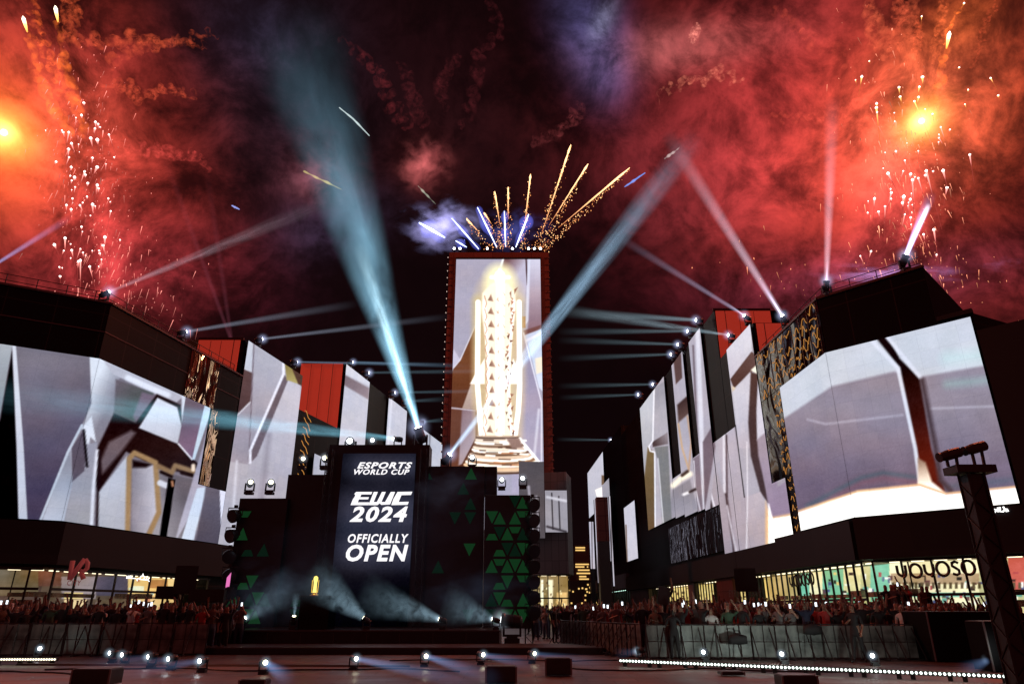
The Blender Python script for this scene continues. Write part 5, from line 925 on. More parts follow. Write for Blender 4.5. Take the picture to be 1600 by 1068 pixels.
TR = [([(48,-6),(57,30),(62,60),(78,95),(92,128),(97,150)], .6, 1.0, (225,92,38), .42, 'smoke rope curving down from the top left edge'),
 ([(112,-6),(112,25),(105,50),(104,65)], 1.0, .8, (200,80,45), .35, 'thick short smoke rope at the top left'),
 ([(340,57),(318,51),(290,60),(262,68),(240,62),(210,60),(185,68),(150,66),(110,62)], .45, 1.6, (205,80,48), .42, 'upper long smoke rope stretching right from the left burst'),
 ([(325,72),(290,66),(262,66),(235,74),(205,80),(180,92),(175,105)], .5, 1.4, (195,75,45), .38, 'second smoke rope just beneath the upper long one'),
 ([(307,151),(290,146),(272,142),(255,136),(238,148),(215,150),(200,134),(170,130)], .5, 1.1, (205,78,50), .40, 'wavy smoke rope in the middle of the left sky'),
 ([(325,265),(318,252),(295,240),(278,248),(250,234),(228,232),(205,238),(185,235)], .6, .9, (195,66,60), .36, 'wavy smoke rope low in the left sky'),
 ([(1358,-6),(1364,20),(1368,45),(1382,75),(1390,85)], 1.0, 1.5, (225,100,65), .3, 'smoke rope left of the right burst'), ([(1432,-6),(1424,22),(1415,45),(1418,70),(1422,95)], 1.0, 1.6, (220,95,60), .32, 'thick smoke rope over the right burst'),
 ([(1408,-6),(1405,20),(1412,40)], .8, .8, (210,85,55), .3, 'faint smoke rope between two thicker ones at top right'), ([(1478,-6),(1470,25),(1466,60),(1460,95)], .6, .8, (220,95,50), .35, 'slim smoke rope right of the right burst'),
 ([(1440,25),(1434,32),(1432,60),(1433,90)], .35, .5, (205,80,45), .32, 'thin hooked smoke rope over the right burst'), ([(1562,-4),(1545,25),(1535,50),(1530,80),(1520,105)], .35, .45, (165,60,35), .32, 'thin dotted smoke rope at the far top right'),
 ([(1200,12),(1222,22),(1240,35),(1262,55),(1300,80),(1335,98)], .8, 1.2, (190,70,50), .2, 'pale smoke rope in the upper right sky'), ([(1195,186),(1230,184),(1262,182),(1290,180),(1320,172),(1350,160)], .6, 1.0, (215,80,60), .2, 'level smoke rope in the right sky'),
 ([(1030,150),(1045,138),(1058,134),(1080,122),(1100,128),(1118,110),(1140,118),(1160,132)], .5, .8, (215,120,95), .3, 'pale curled smoke rope above the right buildings'),
 ([(1080,65),(1088,50),(1086,40)], .3, .4, (225,140,120), .3, 'tiny pale smoke wisp high right of centre'),
 ([(533,66),(555,78),(575,100),(590,112),(600,140),(612,165),(632,185),(638,200)], .8, 1.0, (105,34,38), .28, 'dim red smoke rope high left of centre'), ([(625,105),(638,120),(642,150),(655,175),(662,195)], .8, .9, (85,28,32), .25, 'dim red smoke rope beside the longer dim one'),
 ([(760,-5),(778,30),(775,60),(745,85),(748,120),(735,160),(725,200)], .9, 1.2, (75,24,28), .3, 'dim red smoke rope dropping from the top centre'), ([(690,160),(690,130),(700,105),(715,95)], .8, .9, (80,26,30), .28, 'short dim red smoke rope near the top centre'),
 ([(912,165),(895,190),(880,200),(860,215),(830,222)], .7, .8, (120,50,52), .25, 'dim smoke rope above the gold streaks')]
for i, (pts, r0, r1, c, B, lab) in enumerate(TR):
    P = [atY(x, y, 95) for x, y in pts]; t = bthing('smoke_rope', lab, 'firework smoke', P[0], 'drifting smoke ropes of the fireworks'); trail(P, r0 * .62, r1 * .62, c, B * .95, t, i + 20, .8, n=150)
# pale burning streaks
for pts, c, r, lab in (([(530,168),(552,186),(577,212)], (190,205,205), .35, 'pale thin streak high left of the tower'), ([(474,267),(500,280),(534,296)], (215,205,120), .45, 'yellowish streak crossing the broad cyan beam'), ([(653,290),(666,304),(681,319)], (185,190,170), .32, 'short pale streak above the violet smoke'), ([(976,292),(992,281),(1008,270)], (120,150,235), .4, 'short blue streak right of the gold streaks'), ([(1038,248),(1050,240),(1062,230)], (205,195,190), .45, 'short white streak where two beams cross'), ([(362,321),(370,325),(374,327)], (150,160,235), .35, 'tiny blue white fleck in the left sky')):
    P = [atY(x, y, 98) for x, y in pts]; t = bthing('streak', lab, 'firework', P[0]); trail(P, r * .62, r * .3, c, .5, t, len(lab), .03, n=24)
    if c[2] > 200: mb = MB(); mb.rings(P, [.06, .14, .08], 6, cols=[tuple(lin(c))] * 3); mb.build('core', SPK, t, True)
# gold streaks and white jets on the tower roof
rr = random.Random(77)
GS = [((838,385),(846,366),(892,226)),((846,386),(858,352),(919,256)),((852,386),(872,356),(984,262)),((818,384),(820,352),(829,272)),((794,384),(794,340),(794,292)),((783,384),(781,350),(773,299)),((781,386),(768,350),(756,332)),((765,386),(748,362),(729,342))]
for i, (b, m, e) in enumerate(GS):
    P = [atY(x, y, 104) for x, y in (b, m, e)]; t = bthing('gold_streak', 'gold spark streak number shooting from the tower roof', 'firework', P[0], 'gold streaks fanning out of the tower roof')
    t['label'] = ['steepest of three long gold streaks leaning right from the tower roof', 'middle of three long gold streaks leaning right from the tower roof', 'lowest and longest gold streak leaning far right from the tower roof', 'gold streak standing almost upright over the tower middle', 'short upright gold streak left of the tower middle', 'gold streak leaning slightly left beside the short upright one', 'orange streak leaning left over the tower roof', 'lowest orange streak leaning farthest left over the tower roof'][i]
    n = 16; Q = [P[1].lerp(P[2], k / n) for k in range(n + 1)]; mb = MB(); mb.rings(Q, [.03 + .13 * (k / n) ** .7 * (1 + .45 * rr.uniform(-1, 1)) if k < n else .04 for k in range(n + 1)], 7, cols=[tuple(np.array((.75, .2, .06)) * (1 - k / n) + np.array((3.2, 1.9, .9)) * (k / n)) for k in range(n + 1)]); mb.build('core', SPK, t, True)
    mb = MB(); L = (P[2] - P[0]).length
    for k in range(int(L * 9)):
        u = rr.random() ** 1.3; q = P[0].lerp(P[2], u) if True else None; sp = .12 + .35 * (1 - u); q = q + Vector((rr.gauss(0, sp), rr.gauss(0, sp), rr.gauss(0, sp) - .15)); s = rr.uniform(.03, .09); c = rr.choice([(1.6, .6, .2), (.9, .25, .08), (2.5, 1.4, .6)])
        mb.add([q + Vector(v) * s for v in ((1,0,0),(-1,0,0),(0,1,0),(0,-1,0),(0,0,1.6),(0,0,-1.6))], [(0,2,4),(2,1,4),(1,3,4),(3,0,4),(2,0,5),(1,2,5),(3,1,5),(0,3,5)], c)
    tag(mb.build('glitter', SPK, t, True), kind='stuff')
for i, (b, e, r, lab) in enumerate([((695,371),(655,348),.42,'thick white jet at far left of the tower roof'),((748,389),(706,341),.22,'long blue white jet left over the tower roof'),((776,386),(746,324),.2,'steeper blue white jet over the tower roof'),((729,386),(712,376),.2,'short white jet at the left end of the tower roof'),((790,385),(788,330),.2,'upright blue white jet over the tower middle'),((806,386),(826,335),.26,'blue white jet leaning right over the tower')]):
    P = [atY(*b, 103), atY(*e, 103)]; t = bthing('spark_jet', lab, 'firework', P[0]); mb = MB(); mb.rings([P[0], P[0].lerp(P[1], .5), P[1]], [r * .25, r * .62, r * .3], 7, cols=[(2.2, 2.6, 4), (2.6, 2.9, 4), (2.2, 2.6, 4)]); mb.build('core', SPK, t, True)
    trail([P[0], P[0].lerp(P[1], .5), P[1]], r * 2.6, r * 4.4, (90, 100, 215), .6, t, i, .1, 'jet_halo', 14)  # blue halo round each jet, put in as a self-lit tube
for i, (x, y) in enumerate([(710,388),(719,388),(762,386),(800,385),(826,384),(836,385),(844,383)]):
    p = atY(x, y, 100.6); p.z = 56.5; lamp(p, p + Vector((rr.uniform(-.3, .3), -1, .8)), 1.4, 'small white lamp among the row along the tower roof edge', 'white lamps along the tower roof', (), 'lens_r', 'roof_lamp')
# firework light on the plaza
def pl(name, loc, e, col, r, parent):
    L = bpy.data.lights.new(name, 'POINT'); L.energy = e; L.color = col; L.shadow_soft_size = r; o = bpy.data.objects.new(name, L); COL.objects.link(o); o.location = loc; o.parent = parent; return o
def flare(x, y, YY, r, label, e):
    p = atY(x, y, YY); t = thing('firework_flare', label, 'firework', p); mb = MB()
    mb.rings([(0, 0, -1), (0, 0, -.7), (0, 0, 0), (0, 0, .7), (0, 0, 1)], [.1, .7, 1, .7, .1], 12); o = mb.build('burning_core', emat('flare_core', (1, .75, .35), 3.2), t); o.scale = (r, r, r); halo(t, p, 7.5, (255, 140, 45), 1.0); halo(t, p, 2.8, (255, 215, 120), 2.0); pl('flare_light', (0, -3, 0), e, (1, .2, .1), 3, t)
flare(6, 207, 70, .45, 'blinding orange flare at the left frame edge', 90000); flare(1440, 189, 75, .42, 'blinding yellow orange flare inside the right burst', 90000)
# ------------------------------------------------------------------ smoke
def puff(name, label, x, y, YY, rx, ry, col, B, nz, thr=.45, dep=None, group=None):
    c = atY(x, y, YY); k = YY / (CP) / FPX; sx, sz = rx * k, ry * k; dep = dep or min(sx, sz)
    mb = MB(); n = 12; mb.rings([(0, 0, -math.cos(math.pi * i / n)) for i in range(n + 1)], [max(.001, math.sin(math.pi * i / n)) for i in range(n + 1)], 20)
    m = volmat(name + str(x) + str(y), lin(col), B / (1.3 * dep), noisy=nz, ellipsoid=True, thr=thr); o = mb.build(name, m, smooth=True); o.location = c; o.scale = (sx, dep, sz); return tag(o, label, 'smoke', group, 'stuff')
puff('smoke_cloud', 'violet lit smoke left of the tower roof', 690, 352, 108, 84, 54, (172, 168, 235), 4.6, 2.0, .40); puff('smoke_cloud', 'pinkish smoke puff above the violet smoke', 660, 256, 112, 66, 62, (190, 92, 92), 3.2, 2.0, .42)
puff('smoke_cloud', 'thin blue smoke behind the streaks on the tower roof', 800, 360, 108, 85, 52, (95, 105, 200), 1.2, 2.2, .43); puff('smoke_cloud', 'long violet smoke band over the right corner roof', 1385, 428, 60, 155, 28, (160, 125, 185), 3.0, 2.4, .43); puff('smoke_cloud', 'faint violet smoke beside the far right roof edge', 1560, 412, 60, 55, 22, (150, 90, 130), .9, 2.6, .47)
puff('smoke_cloud', 'pink smoke where the broad beam crosses', 485, 275, 60, 78, 62, (160, 92, 106), 1.8, 2.0, .43)
puff('stage_haze', 'thin blue grey haze in front of the stage screens', 600, 850, 34.3, 300, 150, (60, 60, 78), .22, 1.9, .40, 2.2); puff('stage_haze', 'pale smoke low over the left end of the stage', 430, 925, 33.5, 110, 62, (82, 96, 118), .5, 2.2, .42, 1.4); puff('stage_haze', 'pale smoke low over the right end of the stage', 740, 925, 33.5, 130, 55, (60, 74, 96), .45, 2.2, .42, 1.4); puff('stage_haze', 'smoke drifting over the tops of the right stage walls', 700, 760, 34.5, 100, 50, (78, 84, 104), .4, 2.0, .42, 1.4)
#@@SPLIT4
# ------------------------------------------------------------------ shop signs and lettering on the facades
def sign(name, label, wall, off, word, bbox, m, bold=.02, shear=0, extr=0):
    t = bthing(name, label, 'sign', wall.p(wall.hit(bbox[0], bbox[1], off)[0], 3, off)); fn = lambda x, y: wall.p(*wall.hit(x, y, off), off); text_obj(word, fn, bbox, m, t, bold=bold, shear=shear); return t
DKL = mat('dark_bronze_letter', (.05, .035, .03), .4)
t = bthing('shop_sign', 'large dark YOYOSO letters on the bright shop front right of the corner', 'sign', tuple(RF.p(3, 3.4, .1)))
def ring_letter(kind, cx, cy, r, wall, off, parent, th=.055, m=DKL):
    s0, z0 = wall.hit(cx, cy, off); s1, z1 = wall.hit(cx, cy - r, off); R = z1 - z0; mb = MB(); P = lambda a, b: wall.p(s0 + SG * a * R * .82, z0 + b * R, off); SG = 1 if proj(np.array([wall.p(s0 + .1, z0, off)]))[0][0] > cx else -1
    if kind == 'O': mb.rings([P(math.cos(a), math.sin(a)) for a in np.linspace(0, 2 * math.pi, 25)], th, 6)
    if kind == 'Y': mb.rings([P(-.75, .9), P(-.75, .1)] + [P(-.75 * math.cos(a), -.05 - .62 * math.sin(a)) for a in np.linspace(0, math.pi, 9)] + [P(.75, .9)], th, 6); mb.rings([P(.75, .2), P(.6, -.6), P(.1, -1.0)], th, 6)
    if kind == 'S': mb.rings([P(.6, .75), P(.1, 1.0), P(-.45, .8), P(-.5, .35), P(0, .05), (P(.5, -.3)), P(.5, -.8), P(0, -1.0), P(-.6, -.8)], th, 6)
    return mb.build('letter', m, parent)
for ch, cx, cy, r in (('Y',1409,892,10.5),('O',1431,891,10.5),('Y',1452,890,10.5),('O',1473,888,11),('S',1493,887,10.5),('O',1513,886,11)): ring_letter(ch, cx, cy, r, RF, .12, t, .075)
t = bthing('shop_sign', 'smaller dark YOYOSO letters seen at a slant on the side shop front', 'sign', tuple(RW.p(3, 3.4, .1)))
for ch, cx, cy, r in (('Y',1236,908,8),('O',1243,907,8),('Y',1250,906,8.5),('O',1256,905,9),('S',1262,904,8.5),('O',1268,903,9.5)): ring_letter(ch, cx, cy, r, RW, .5, t, .05)
t = sign('shop_sign', 'dim dark lettering on the yellow lit shop window beneath the loudspeaker', RW, .5, 'EYRIE', (1139, 921, 1156, 932), DKL)
for w_, bb in (('U', (1162, 920, 1168, 933)), ('ODIE', (1173, 917, 1190, 931))): text_obj(w_, lambda x, y: RW.p(*RW.hit(x, y, .5), .5), bb, DKL, t)
t = bthing('shop_sign', 'big salmon pink VR monogram over CITY on the left shop fascia', 'sign', tuple(LF.p(3, 3, .4))); PK = mat('pink_letter', (.55, .2, .18), .5, emit=lin((120, 50, 50)), es=.35)
LP = lambda x, y: LF.p(*LF.hit(80 + x / 8.89, 850 + y / 8.89, .42), .42)
mb = MB(); mb.rings([LP(300, 225), LP(255, 490)], .13, 8); mb.rings([LP(470, 200), LP(370, 330), LP(255, 490)], .13, 8); mb.rings([LP(470, 205), LP(510, 260), LP(500, 330), LP(450, 375), LP(400, 365)], .12, 8); mb.rings([LP(415, 385), LP(450, 480)], .13, 8); each(mb, 'letter', PK, t, smooth=True)
text_obj('CITY', lambda x, y: LF.p(*LF.hit(x, y, .42), .42), (105, 906, 127, 914), PK, t, bold=.01)
t = bthing('shop_sign', 'thin white Arabic lettering over the yellow lit left shop', 'sign', tuple(LW.p(1, 3, .5))); LP = lambda x, y: LW.p(*LW.hit(80 + x / 8.89, 850 + y / 8.89, .42), .42); WS = emat('white_sign', (1, .98, .95), 2.2)
mb = MB()
for pl_ in ([(1045,465),(1170,470)], [(1048,465),(1052,435)], [(1070,466),(1075,432)], [(1092,466),(1098,430)], [(1115,466),(1120,436)], [(1185,480),(1230,470),(1250,440),(1275,430),(1300,450),(1290,480),(1250,485)], [(1275,405),(1276,418)], [(1230,482),(1340,492),(1365,460)], [(1350,500),(1362,512)], [(1320,480),(1335,440)], [(1190,498),(1200,500)]): mb.rings([LP(*q) for q in pl_], .028, 5)
each(mb, 'letter', WS, t)
t = bthing('wall_sign', 'small white Arabic word under the right video wall', 'sign', tuple(RF.p(7, 5.5, .5))); LP = lambda x, y: RF.p(*RF.hit(1380 + x / 3.468, 760 + y / 3.468, .5), .5); mb = MB()
for pl_ in ([(532,118),(536,135),(560,138),(562,120)], [(562,137),(585,137),(586,122)], [(590,136),(600,120),(612,124),(606,136),(588,138)], [(622,112),(622,136)], [(632,110),(634,134),(650,134),(660,120),(672,122),(678,130),(664,132)], [(550,146),(556,146)], [(648,112),(656,110)]): mb.rings([LP(*q) for q in pl_], .04, 5)
each(mb, 'letter', WS, t)
# ceiling spot by the VR sign
# ------------------------------------------------------------------ barriers
BSH = mat('barrier_sheet', (.13, .14, .13), .4, var=.75, scale=2.5); BFR = mat('barrier_frame', (.045, .03, .03), .45, .3)
def barrier_meshes():
    out = []
    mb = MB(); mb.box((.03, -.005, .08), (1.17, .005, 1.06)); out.append(('sheet', mb, BSH))
    mb = MB(); mb.rings([(0,0,0),(0,0,1.1),(1.2,0,1.1),(1.2,0,0)], .025, 6); mb.rings([(0,0,.55),(1.2,0,.55)], .016, 5); mb.rings([(.4,-.02,.05),(.4,-.02,1.08)], .014, 5); mb.rings([(.8,-.02,.05),(.8,-.02,1.08)], .022, 5); mb.rings([(0,0,.06),(1.2,0,.06)], .02, 5); out.append(('frame', mb, BFR))
    mb = MB(); mb.rings([(0,0,1.0),(.02,-.62,.03)], .02, 5); mb.rings([(0,0,.03),(0,-.64,.03)], .02, 5); out.append(('brace', mb, BFR))
    mb = MB(); mb.rings([(.62,0,1.0),(.66,-.62,.03)], .02, 5); mb.rings([(.62,0,.03),(.64,-.64,.03)], .02, 5); out.append(('brace', mb, BFR))
    r = []
    for n, q, m in out: o = q.build(n, m); r.append((n, o.data)); bpy.data.objects.remove(o)
    return r
BMS = barrier_meshes()
def barrier_run(P, Q, label, group):
    P, Q = Vector((*P, 0)), Vector((*Q, 0)); d = Q - P; n = round(d.length / 1.22); a = math.atan2(d.y, d.x); r_ = random.Random(n)
    for i in range(n):
        t = thing('crowd_barrier', label, 'barrier', P + d * (i / n) + Vector((0, r_.uniform(-.03, .03), 0)), a + r_.uniform(-.02, .02), group)
        for nm, me in BMS: o = bpy.data.objects.new(nm, me); COL.objects.link(o); o.parent = t
BR_ = [(4.0, 27.0), (4.6, 25.5), (17.6, 24.8)]
barrier_run(BR_[1], BR_[2], 'grey sheeted crowd barrier in the long row across the right side', 'crowd barriers across the right side'); barrier_run((2.2, 33.5), (4.45, 25.8), 'grey crowd barrier in the short row leading back towards the stage', 'crowd barriers leading back to the stage')
barrier_run((-22.6, 26.6), (-11.2, 27.5), 'dark sheeted crowd barrier in the long row on the left side', 'crowd barriers on the left side')
# ------------------------------------------------------------------ people
SKIN = [mat('skin_light', (.42, .24, .17), .5), mat('skin_tan', (.28, .15, .10), .5), mat('skin_dark', (.13, .07, .045), .5)]; HAIR = mat('black_hair', (.012, .009, .008), .5)
CLO = {k: mat('cloth_' + k, c, .8) for k, c in dict(black=(.018, .016, .018), navy=(.02, .025, .06), grey=(.16, .15, .15), red=(.36, .03, .03), white=(.62, .60, .58), brown=(.12, .06, .04), jeans=(.04, .05, .09), green=(.05, .10, .06)).items()}
def make_body(name, pose, top, legs, skin, hair='short', robe=False, sub=1):
    """one skinned surface: joints and radii, then faces take cloth, skin or hair by where they are"""
    V_ = []; E_ = []; R_ = []
    def j(p, r, par=None):
        V_.append(Vector(p)); R_.append(r)
        if par is not None: E_.append((par, len(V_) - 1))
        return len(V_) - 1
    pel = j((0, 0, .95), (.16, .12)); waist = j((0, 0, 1.12), (.14, .10), pel); chest = j((0, .01, 1.32), (.17, .115), waist); sh = j((0, .01, 1.44), (.13, .09), chest); neck = j((0, 0, 1.52), (.055, .055), sh); jaw = j((0, -.015, 1.60), (.07, .08), neck); head = j((0, 0, 1.68), (.078, .095), jaw); crown = j((0, .01, 1.76), (.05, .06), head)
    nose = j((0, -.10, 1.64), (.014, .016), jaw)
    for s in (-1, 1):
        if robe: hip = j((s * .1, 0, .86), (.13, .13), pel); kn = j((s * .11, 0, .5), (.13, .13), hip); an = j((s * .12, 0, .12), (.14, .14), kn)
        else: hip = j((s * .1, 0, .86), (.10, .11), pel); kn = j((s * .12, -.01 + .05 * s * pose.get('step', 0), .48), (.065, .07), hip); an = j((s * .13, .02 + .16 * s * pose.get('step', 0), .09), (.045, .05), kn)
        toe = j((s * .15, an and V_[an].y - .16, .04), (.045, .03), an)
        S = j((s * .2, .01, 1.42), (.06, .06), sh); el, ha = pose['R' if s > 0 else 'L']
        e = j((s * .2 + s * el[0], el[1], 1.42 + el[2]), (.045, .045), S); w = j((s * .2 + s * ha[0], ha[1], 1.42 + ha[2]), (.028, .03), e); d = (V_[w] - V_[e]).normalized(); sd = Vector((s, 0, 0)) if abs(d.x) < .7 else Vector((0, 1, 0))
        pm = j(V_[w] + d * .07, (.035, .018), w)
        for k in range(4):
            b = V_[pm] + d * .03 + sd * (k - 1.5) * .02; f1 = j(b, (.010, .010), pm); f2 = j(b + d * (.035 + .008 * (k in (1, 2))) + Vector((0, -.012, 0)), (.008, .008), f1)
        th = j(V_[w] + d * .04 - sd * .045, (.011, .011), w); j(V_[th] + d * .03 - sd * .012, (.009, .009), th)
    me = bpy.data.meshes.new(name); me.from_pydata([tuple(v) for v in V_], E_, []); o = bpy.data.objects.new(name, me); COL.objects.link(o)
    sk = o.modifiers.new('skin', 'SKIN'); sk.use_smooth_shade = True
    for i, r in enumerate(R_): me.skin_vertices[0].data[i].radius = r
    me.skin_vertices[0].data[0].use_root = True
    if sub: ss = o.modifiers.new('sub', 'SUBSURF'); ss.levels = sub; ss.render_levels = sub
    dg = bpy.context.evaluated_depsgraph_get(); m2 = bpy.data.meshes.new_from_object(o.evaluated_get(dg)); bpy.data.objects.remove(o)
    m2.materials.clear()
    for q in (CLO[top], CLO[legs], SKIN[skin], HAIR if hair != 'scarf' else CLO['white'], mat('shoe_black', (.02, .02, .02), .4)): m2.materials.append(q)
    seg = [(V_[a], V_[b], b) for a, b in E_]; hands = [i for i in range(len(V_)) if R_[i][0] < .031 or i == neck or i == nose]
    for p in m2.polygons:
        c = p.center; best = min(range(len(seg)), key=lambda i: (c - seg[i][0].lerp(seg[i][1], max(0, min(1, (c - seg[i][0]).dot(seg[i][1] - seg[i][0]) / ((seg[i][1] - seg[i][0]).length_squared + 1e-9))))).length); b = seg[best][2]
        if b in (jaw, head, crown, neck, nose):
            back = c.y > .0 or c.z > 1.73
            k = 3 if (c.z > 1.71 - .05 * (c.y > -.03) and back) or (hair in ('long', 'scarf') and c.y > -.01 and c.z > 1.42) else 2
            if c.z < 1.5 and k == 2: k = 0
        elif R_[b][0] <= .036 and abs(V_[b].z) > .3: k = 2
        elif V_[b].z < .05: k = 4
        elif V_[b].z < .9: k = 1
        else: k = 0
        p.material_index = k
    m2.name = name; hd = {s: V_[pm] if s > 0 else None for s in (1,)}; return m2
DOWN = ((.06, .02, -.28), (.04, -.10, -.52)); UP = ((.10, -.05, .22), (.06, -.12, .50)); UP2 = ((.16, -.06, .12), (.02, -.16, .38)); PH = ((.06, -.20, -.08), (-.10, -.30, .22)); FOLD = ((.08, .0, -.26), (-.14, -.2, -.16)); OUT = ((.22, -.04, .06), (.30, -.10, .30))
VARS = [  # pose right, left, top, legs, skin, hair, robe, words
 (DOWN, DOWN, 'black', 'jeans', 1, 'short', False, 'in a black top with both arms down'), (UP, DOWN, 'black', 'black', 1, 'short', False, 'in black clothes with one arm straight up'), (UP, UP2, 'navy', 'black', 2, 'short', False, 'in a navy top with both arms raised'),
 (PH, FOLD, 'grey', 'jeans', 0, 'long', False, 'long haired in grey, one hand up'), (PH, DOWN, 'red', 'black', 1, 'short', False, 'in a red top with one hand held up'), (DOWN, DOWN, 'white', 'white', 1, 'scarf', True, 'in a white robe and head scarf'),
 (FOLD, FOLD, 'brown', 'jeans', 2, 'long', False, 'long haired in brown with folded arms'), (OUT, UP, 'black', 'jeans', 0, 'short', False, 'in a black top waving both arms'), (PH, PH, 'white', 'jeans', 1, 'short', False, 'in a white shirt holding both hands up'), (UP2, DOWN, 'green', 'black', 1, 'short', False, 'in a dark green top with one arm bent up')]
BODY = [make_body('person', {'R': v[0], 'L': v[1]}, *v[2:7]) for v in VARS]; LOW = [make_body('person_far', {'R': v[0], 'L': v[1]}, *v[2:7], sub=0) for v in VARS]
WTS = [16, 12, 9, 12, 8, 4, 12, 7, 6, 8]
NP = 0; PHON = []
def person(x, y, side, z=0, v=None, rz=None):
    global NP
    r_ = rng; v = int(rng.choice(10, p=np.array(WTS) / sum(WTS))) if v is None else v; o = bpy.data.objects.new('person', BODY[v]); COL.objects.link(o)
    o.location = (x, y, z); o.rotation_euler = (0, 0, (rng.normal(0, .5) + math.atan2(x + 3, y - 20) * -.3) if rz is None else rz); s = rng.uniform(.91, 1.06); o.scale = (s, s, s)
    tag(o, 'person %s %s' % (VARS[v][7], side), 'person', 'crowd ' + side); NP += 1
    if v in (3, 4, 8) and rng.random() < .62 and len(PHON) < 60: PHON.append((o, s, side))
    return o
def fill(x0, x1, y0, y1, nx, ny, side, xlim=None):
    for j in range(ny):
        for i in range(nx):
            y = y0 + (y1 - y0) * j / max(1, ny - 1) + rng.uniform(-.18, .18); x = x0 + (x1 - x0) * (i + .5 * (j % 2)) / nx + rng.uniform(-.16, .16)
            if xlim and not xlim(x, y): continue
            person(x, y, side)
fill(4.9, 18.3, 25.75, 29.6, 25, 6, 'behind the right barriers', lambda x, y: x < 18.4)
fill(1.4, 4.6, 29.5, 36, 6, 7, 'right of the stage', lambda x, y: x > 4.55 - (y - 25.6) * .29 + .5)
fill(-22.5, -11.0, 27.7, 30.6, 21, 4, 'behind the left barriers')
for k in range(7): person(atY(1455 + k * 13, 940, 27).x + rng.uniform(-.1, .1), 30.4 + rng.uniform(-.3, .3), 'on the far right riser', .75, [0, 3, 1, 0, 4, 6, 0][k])
t = thing('riser', 'low black riser under the raised spectators at far right', 'platform', (17.2, 30.4, 0)); mb = MB(); mb.box((-1.6, -.6, 0), (1.8, .9, .70)); mb.build('body', BLK, t); mb = MB(); mb.box((-1.62, -.62, .702), (1.82, .92, .745)); mb.build('top', RIG, t)
# the rest of the crowd, deeper than one can count
vs = []; fs = []; mi = []; nb = 0; dat = []
for m_ in LOW:
    a = np.zeros(len(m_.vertices) * 3, np.float32); m_.vertices.foreach_get('co', a); dat.append((a.reshape(-1, 3), [tuple(p.vertices) for p in m_.polygons], [p.material_index for p in m_.polygons]))
cm = bpy.data.meshes.new('crowd'); mats_ = []; mmap = {}
for m_ in LOW:
    for q in m_.materials:
        if q.name not in mmap: mmap[q.name] = len(mats_); mats_.append(q)
def far_person(x, y):
    global nb
    v = int(rng.choice(10, p=np.array(WTS) / sum(WTS))); a, f, mm_ = dat[v]; an = rng.uniform(-.7, .7); s = rng.uniform(.91, 1.05); c_, s_ = math.cos(an), math.sin(an)
    b = np.stack([a[:, 0] * c_ - a[:, 1] * s_, a[:, 0] * s_ + a[:, 1] * c_, a[:, 2]], 1) * s + np.array([x, y, 0]); vs.append(b); names = [q.name for q in LOW[v].materials]
    fs.extend([tuple(nb + i for i in t_) for t_ in f]); mi.extend([mmap[names[k]] for k in mm_]); nb += len(b)
for k in range(210): 
    y = rng.uniform(30.2, 39); x = rng.uniform(4.8, 18.8)
    if x < 18.6 - max(0, (y - 36)) * .2: far_person(x, y)
for k in range(160): far_person(rng.uniform(1.2, 16.5), rng.uniform(40, 85))
for k in range(60): far_person(rng.uniform(-24, -13), rng.uniform(31.2, 37) )
cm.from_pydata(np.vstack(vs).tolist(), [], fs); 
for q in mats_: cm.materials.append(q)
cm.polygons.foreach_set('material_index', mi); cm.polygons.foreach_set('use_smooth', [True] * len(fs)); cm.update(); co = bpy.data.objects.new('crowd', cm); COL.objects.link(co); tag(co, 'distant mass of spectators filling the street up to the shops', 'crowd', kind='stuff')
PHM = emat('phone_glow', (.85, .92, 1), 2.2); pmb = MB(); pmb.box((-.04, -.006, -.075), (.04, .006, .075)); pb = pmb.build('phone_case', BLK); pbm = pb.data; bpy.data.objects.remove(pb); pmb = MB(); pmb.box((-.036, -.009, -.07), (.036, -.0065, .07)); ps = pmb.build('phone_screen', PHM); psm = ps.data; bpy.data.objects.remove(ps)
for (o, s, side) in PHON:
    t = thing('phone', 'lit phone held up by a spectator in the crowd ' + side, 'phone', (0, 0, 0), 0, 'phones in the crowd ' + side); p = Matrix.Translation(o.location) @ o.rotation_euler.to_matrix().to_4x4() @ Matrix.Scale(s, 4) @ Vector((.10, -.36, 1.74)); t.location = p; t.rotation_euler = (0, 0, o.rotation_euler.z + rng.uniform(-.3, .3) + (math.pi if rng.random() < .3 else 0))
    for n_, me_ in (('case', pbm), ('screen', psm)): q = bpy.data.objects.new(n_, me_); COL.objects.link(q); q.parent = t
# singled-out people
WALK = make_body('person', {'R': DOWN, 'L': FOLD, 'step': 1}, 'black', 'black', 1); STAND = make_body('person', {'R': FOLD, 'L': FOLD}, 'black', 'black', 2, 'long')
def single(me, x, yb, label, rz=0, z=0, YY=None, s=1):
    g = atZ(x, yb, 0) if YY is None else Vector((atY(x, yb, YY).x, YY, 0)); o = bpy.data.objects.new('person', me); COL.objects.link(o); o.location = (g.x, g.y, z); o.rotation_euler = (0, 0, rz); o.scale = (s, s, s); return tag(o, label, 'person')
single(WALK, 1345, 1035, 'person in black clothes walking before the right barriers', -.9, s=.98); single(STAND, 1056, 1030, 'person in black with long dark hair before the left end of the right barriers', 2.9, s=.9)
single(BODY[8], 150, 1000, 'person in a white shirt with hands up at the front of the left crowd', .1, YY=27.95, s=.97)
o = single(BODY[1], 1044, 1000, 'person lifted above the crowd holding up a tablet', 0, .62, 27.2); o2 = single(BODY[0], 1044, 1000, 'person in black carrying another on the shoulders', 0, 0, 27.5)
t = thing('tablet', 'dark tablet held high above the right crowd by a lifted person', 'tablet', atY(1037, 930, 27)); t.rotation_euler = (0, .2, 0)
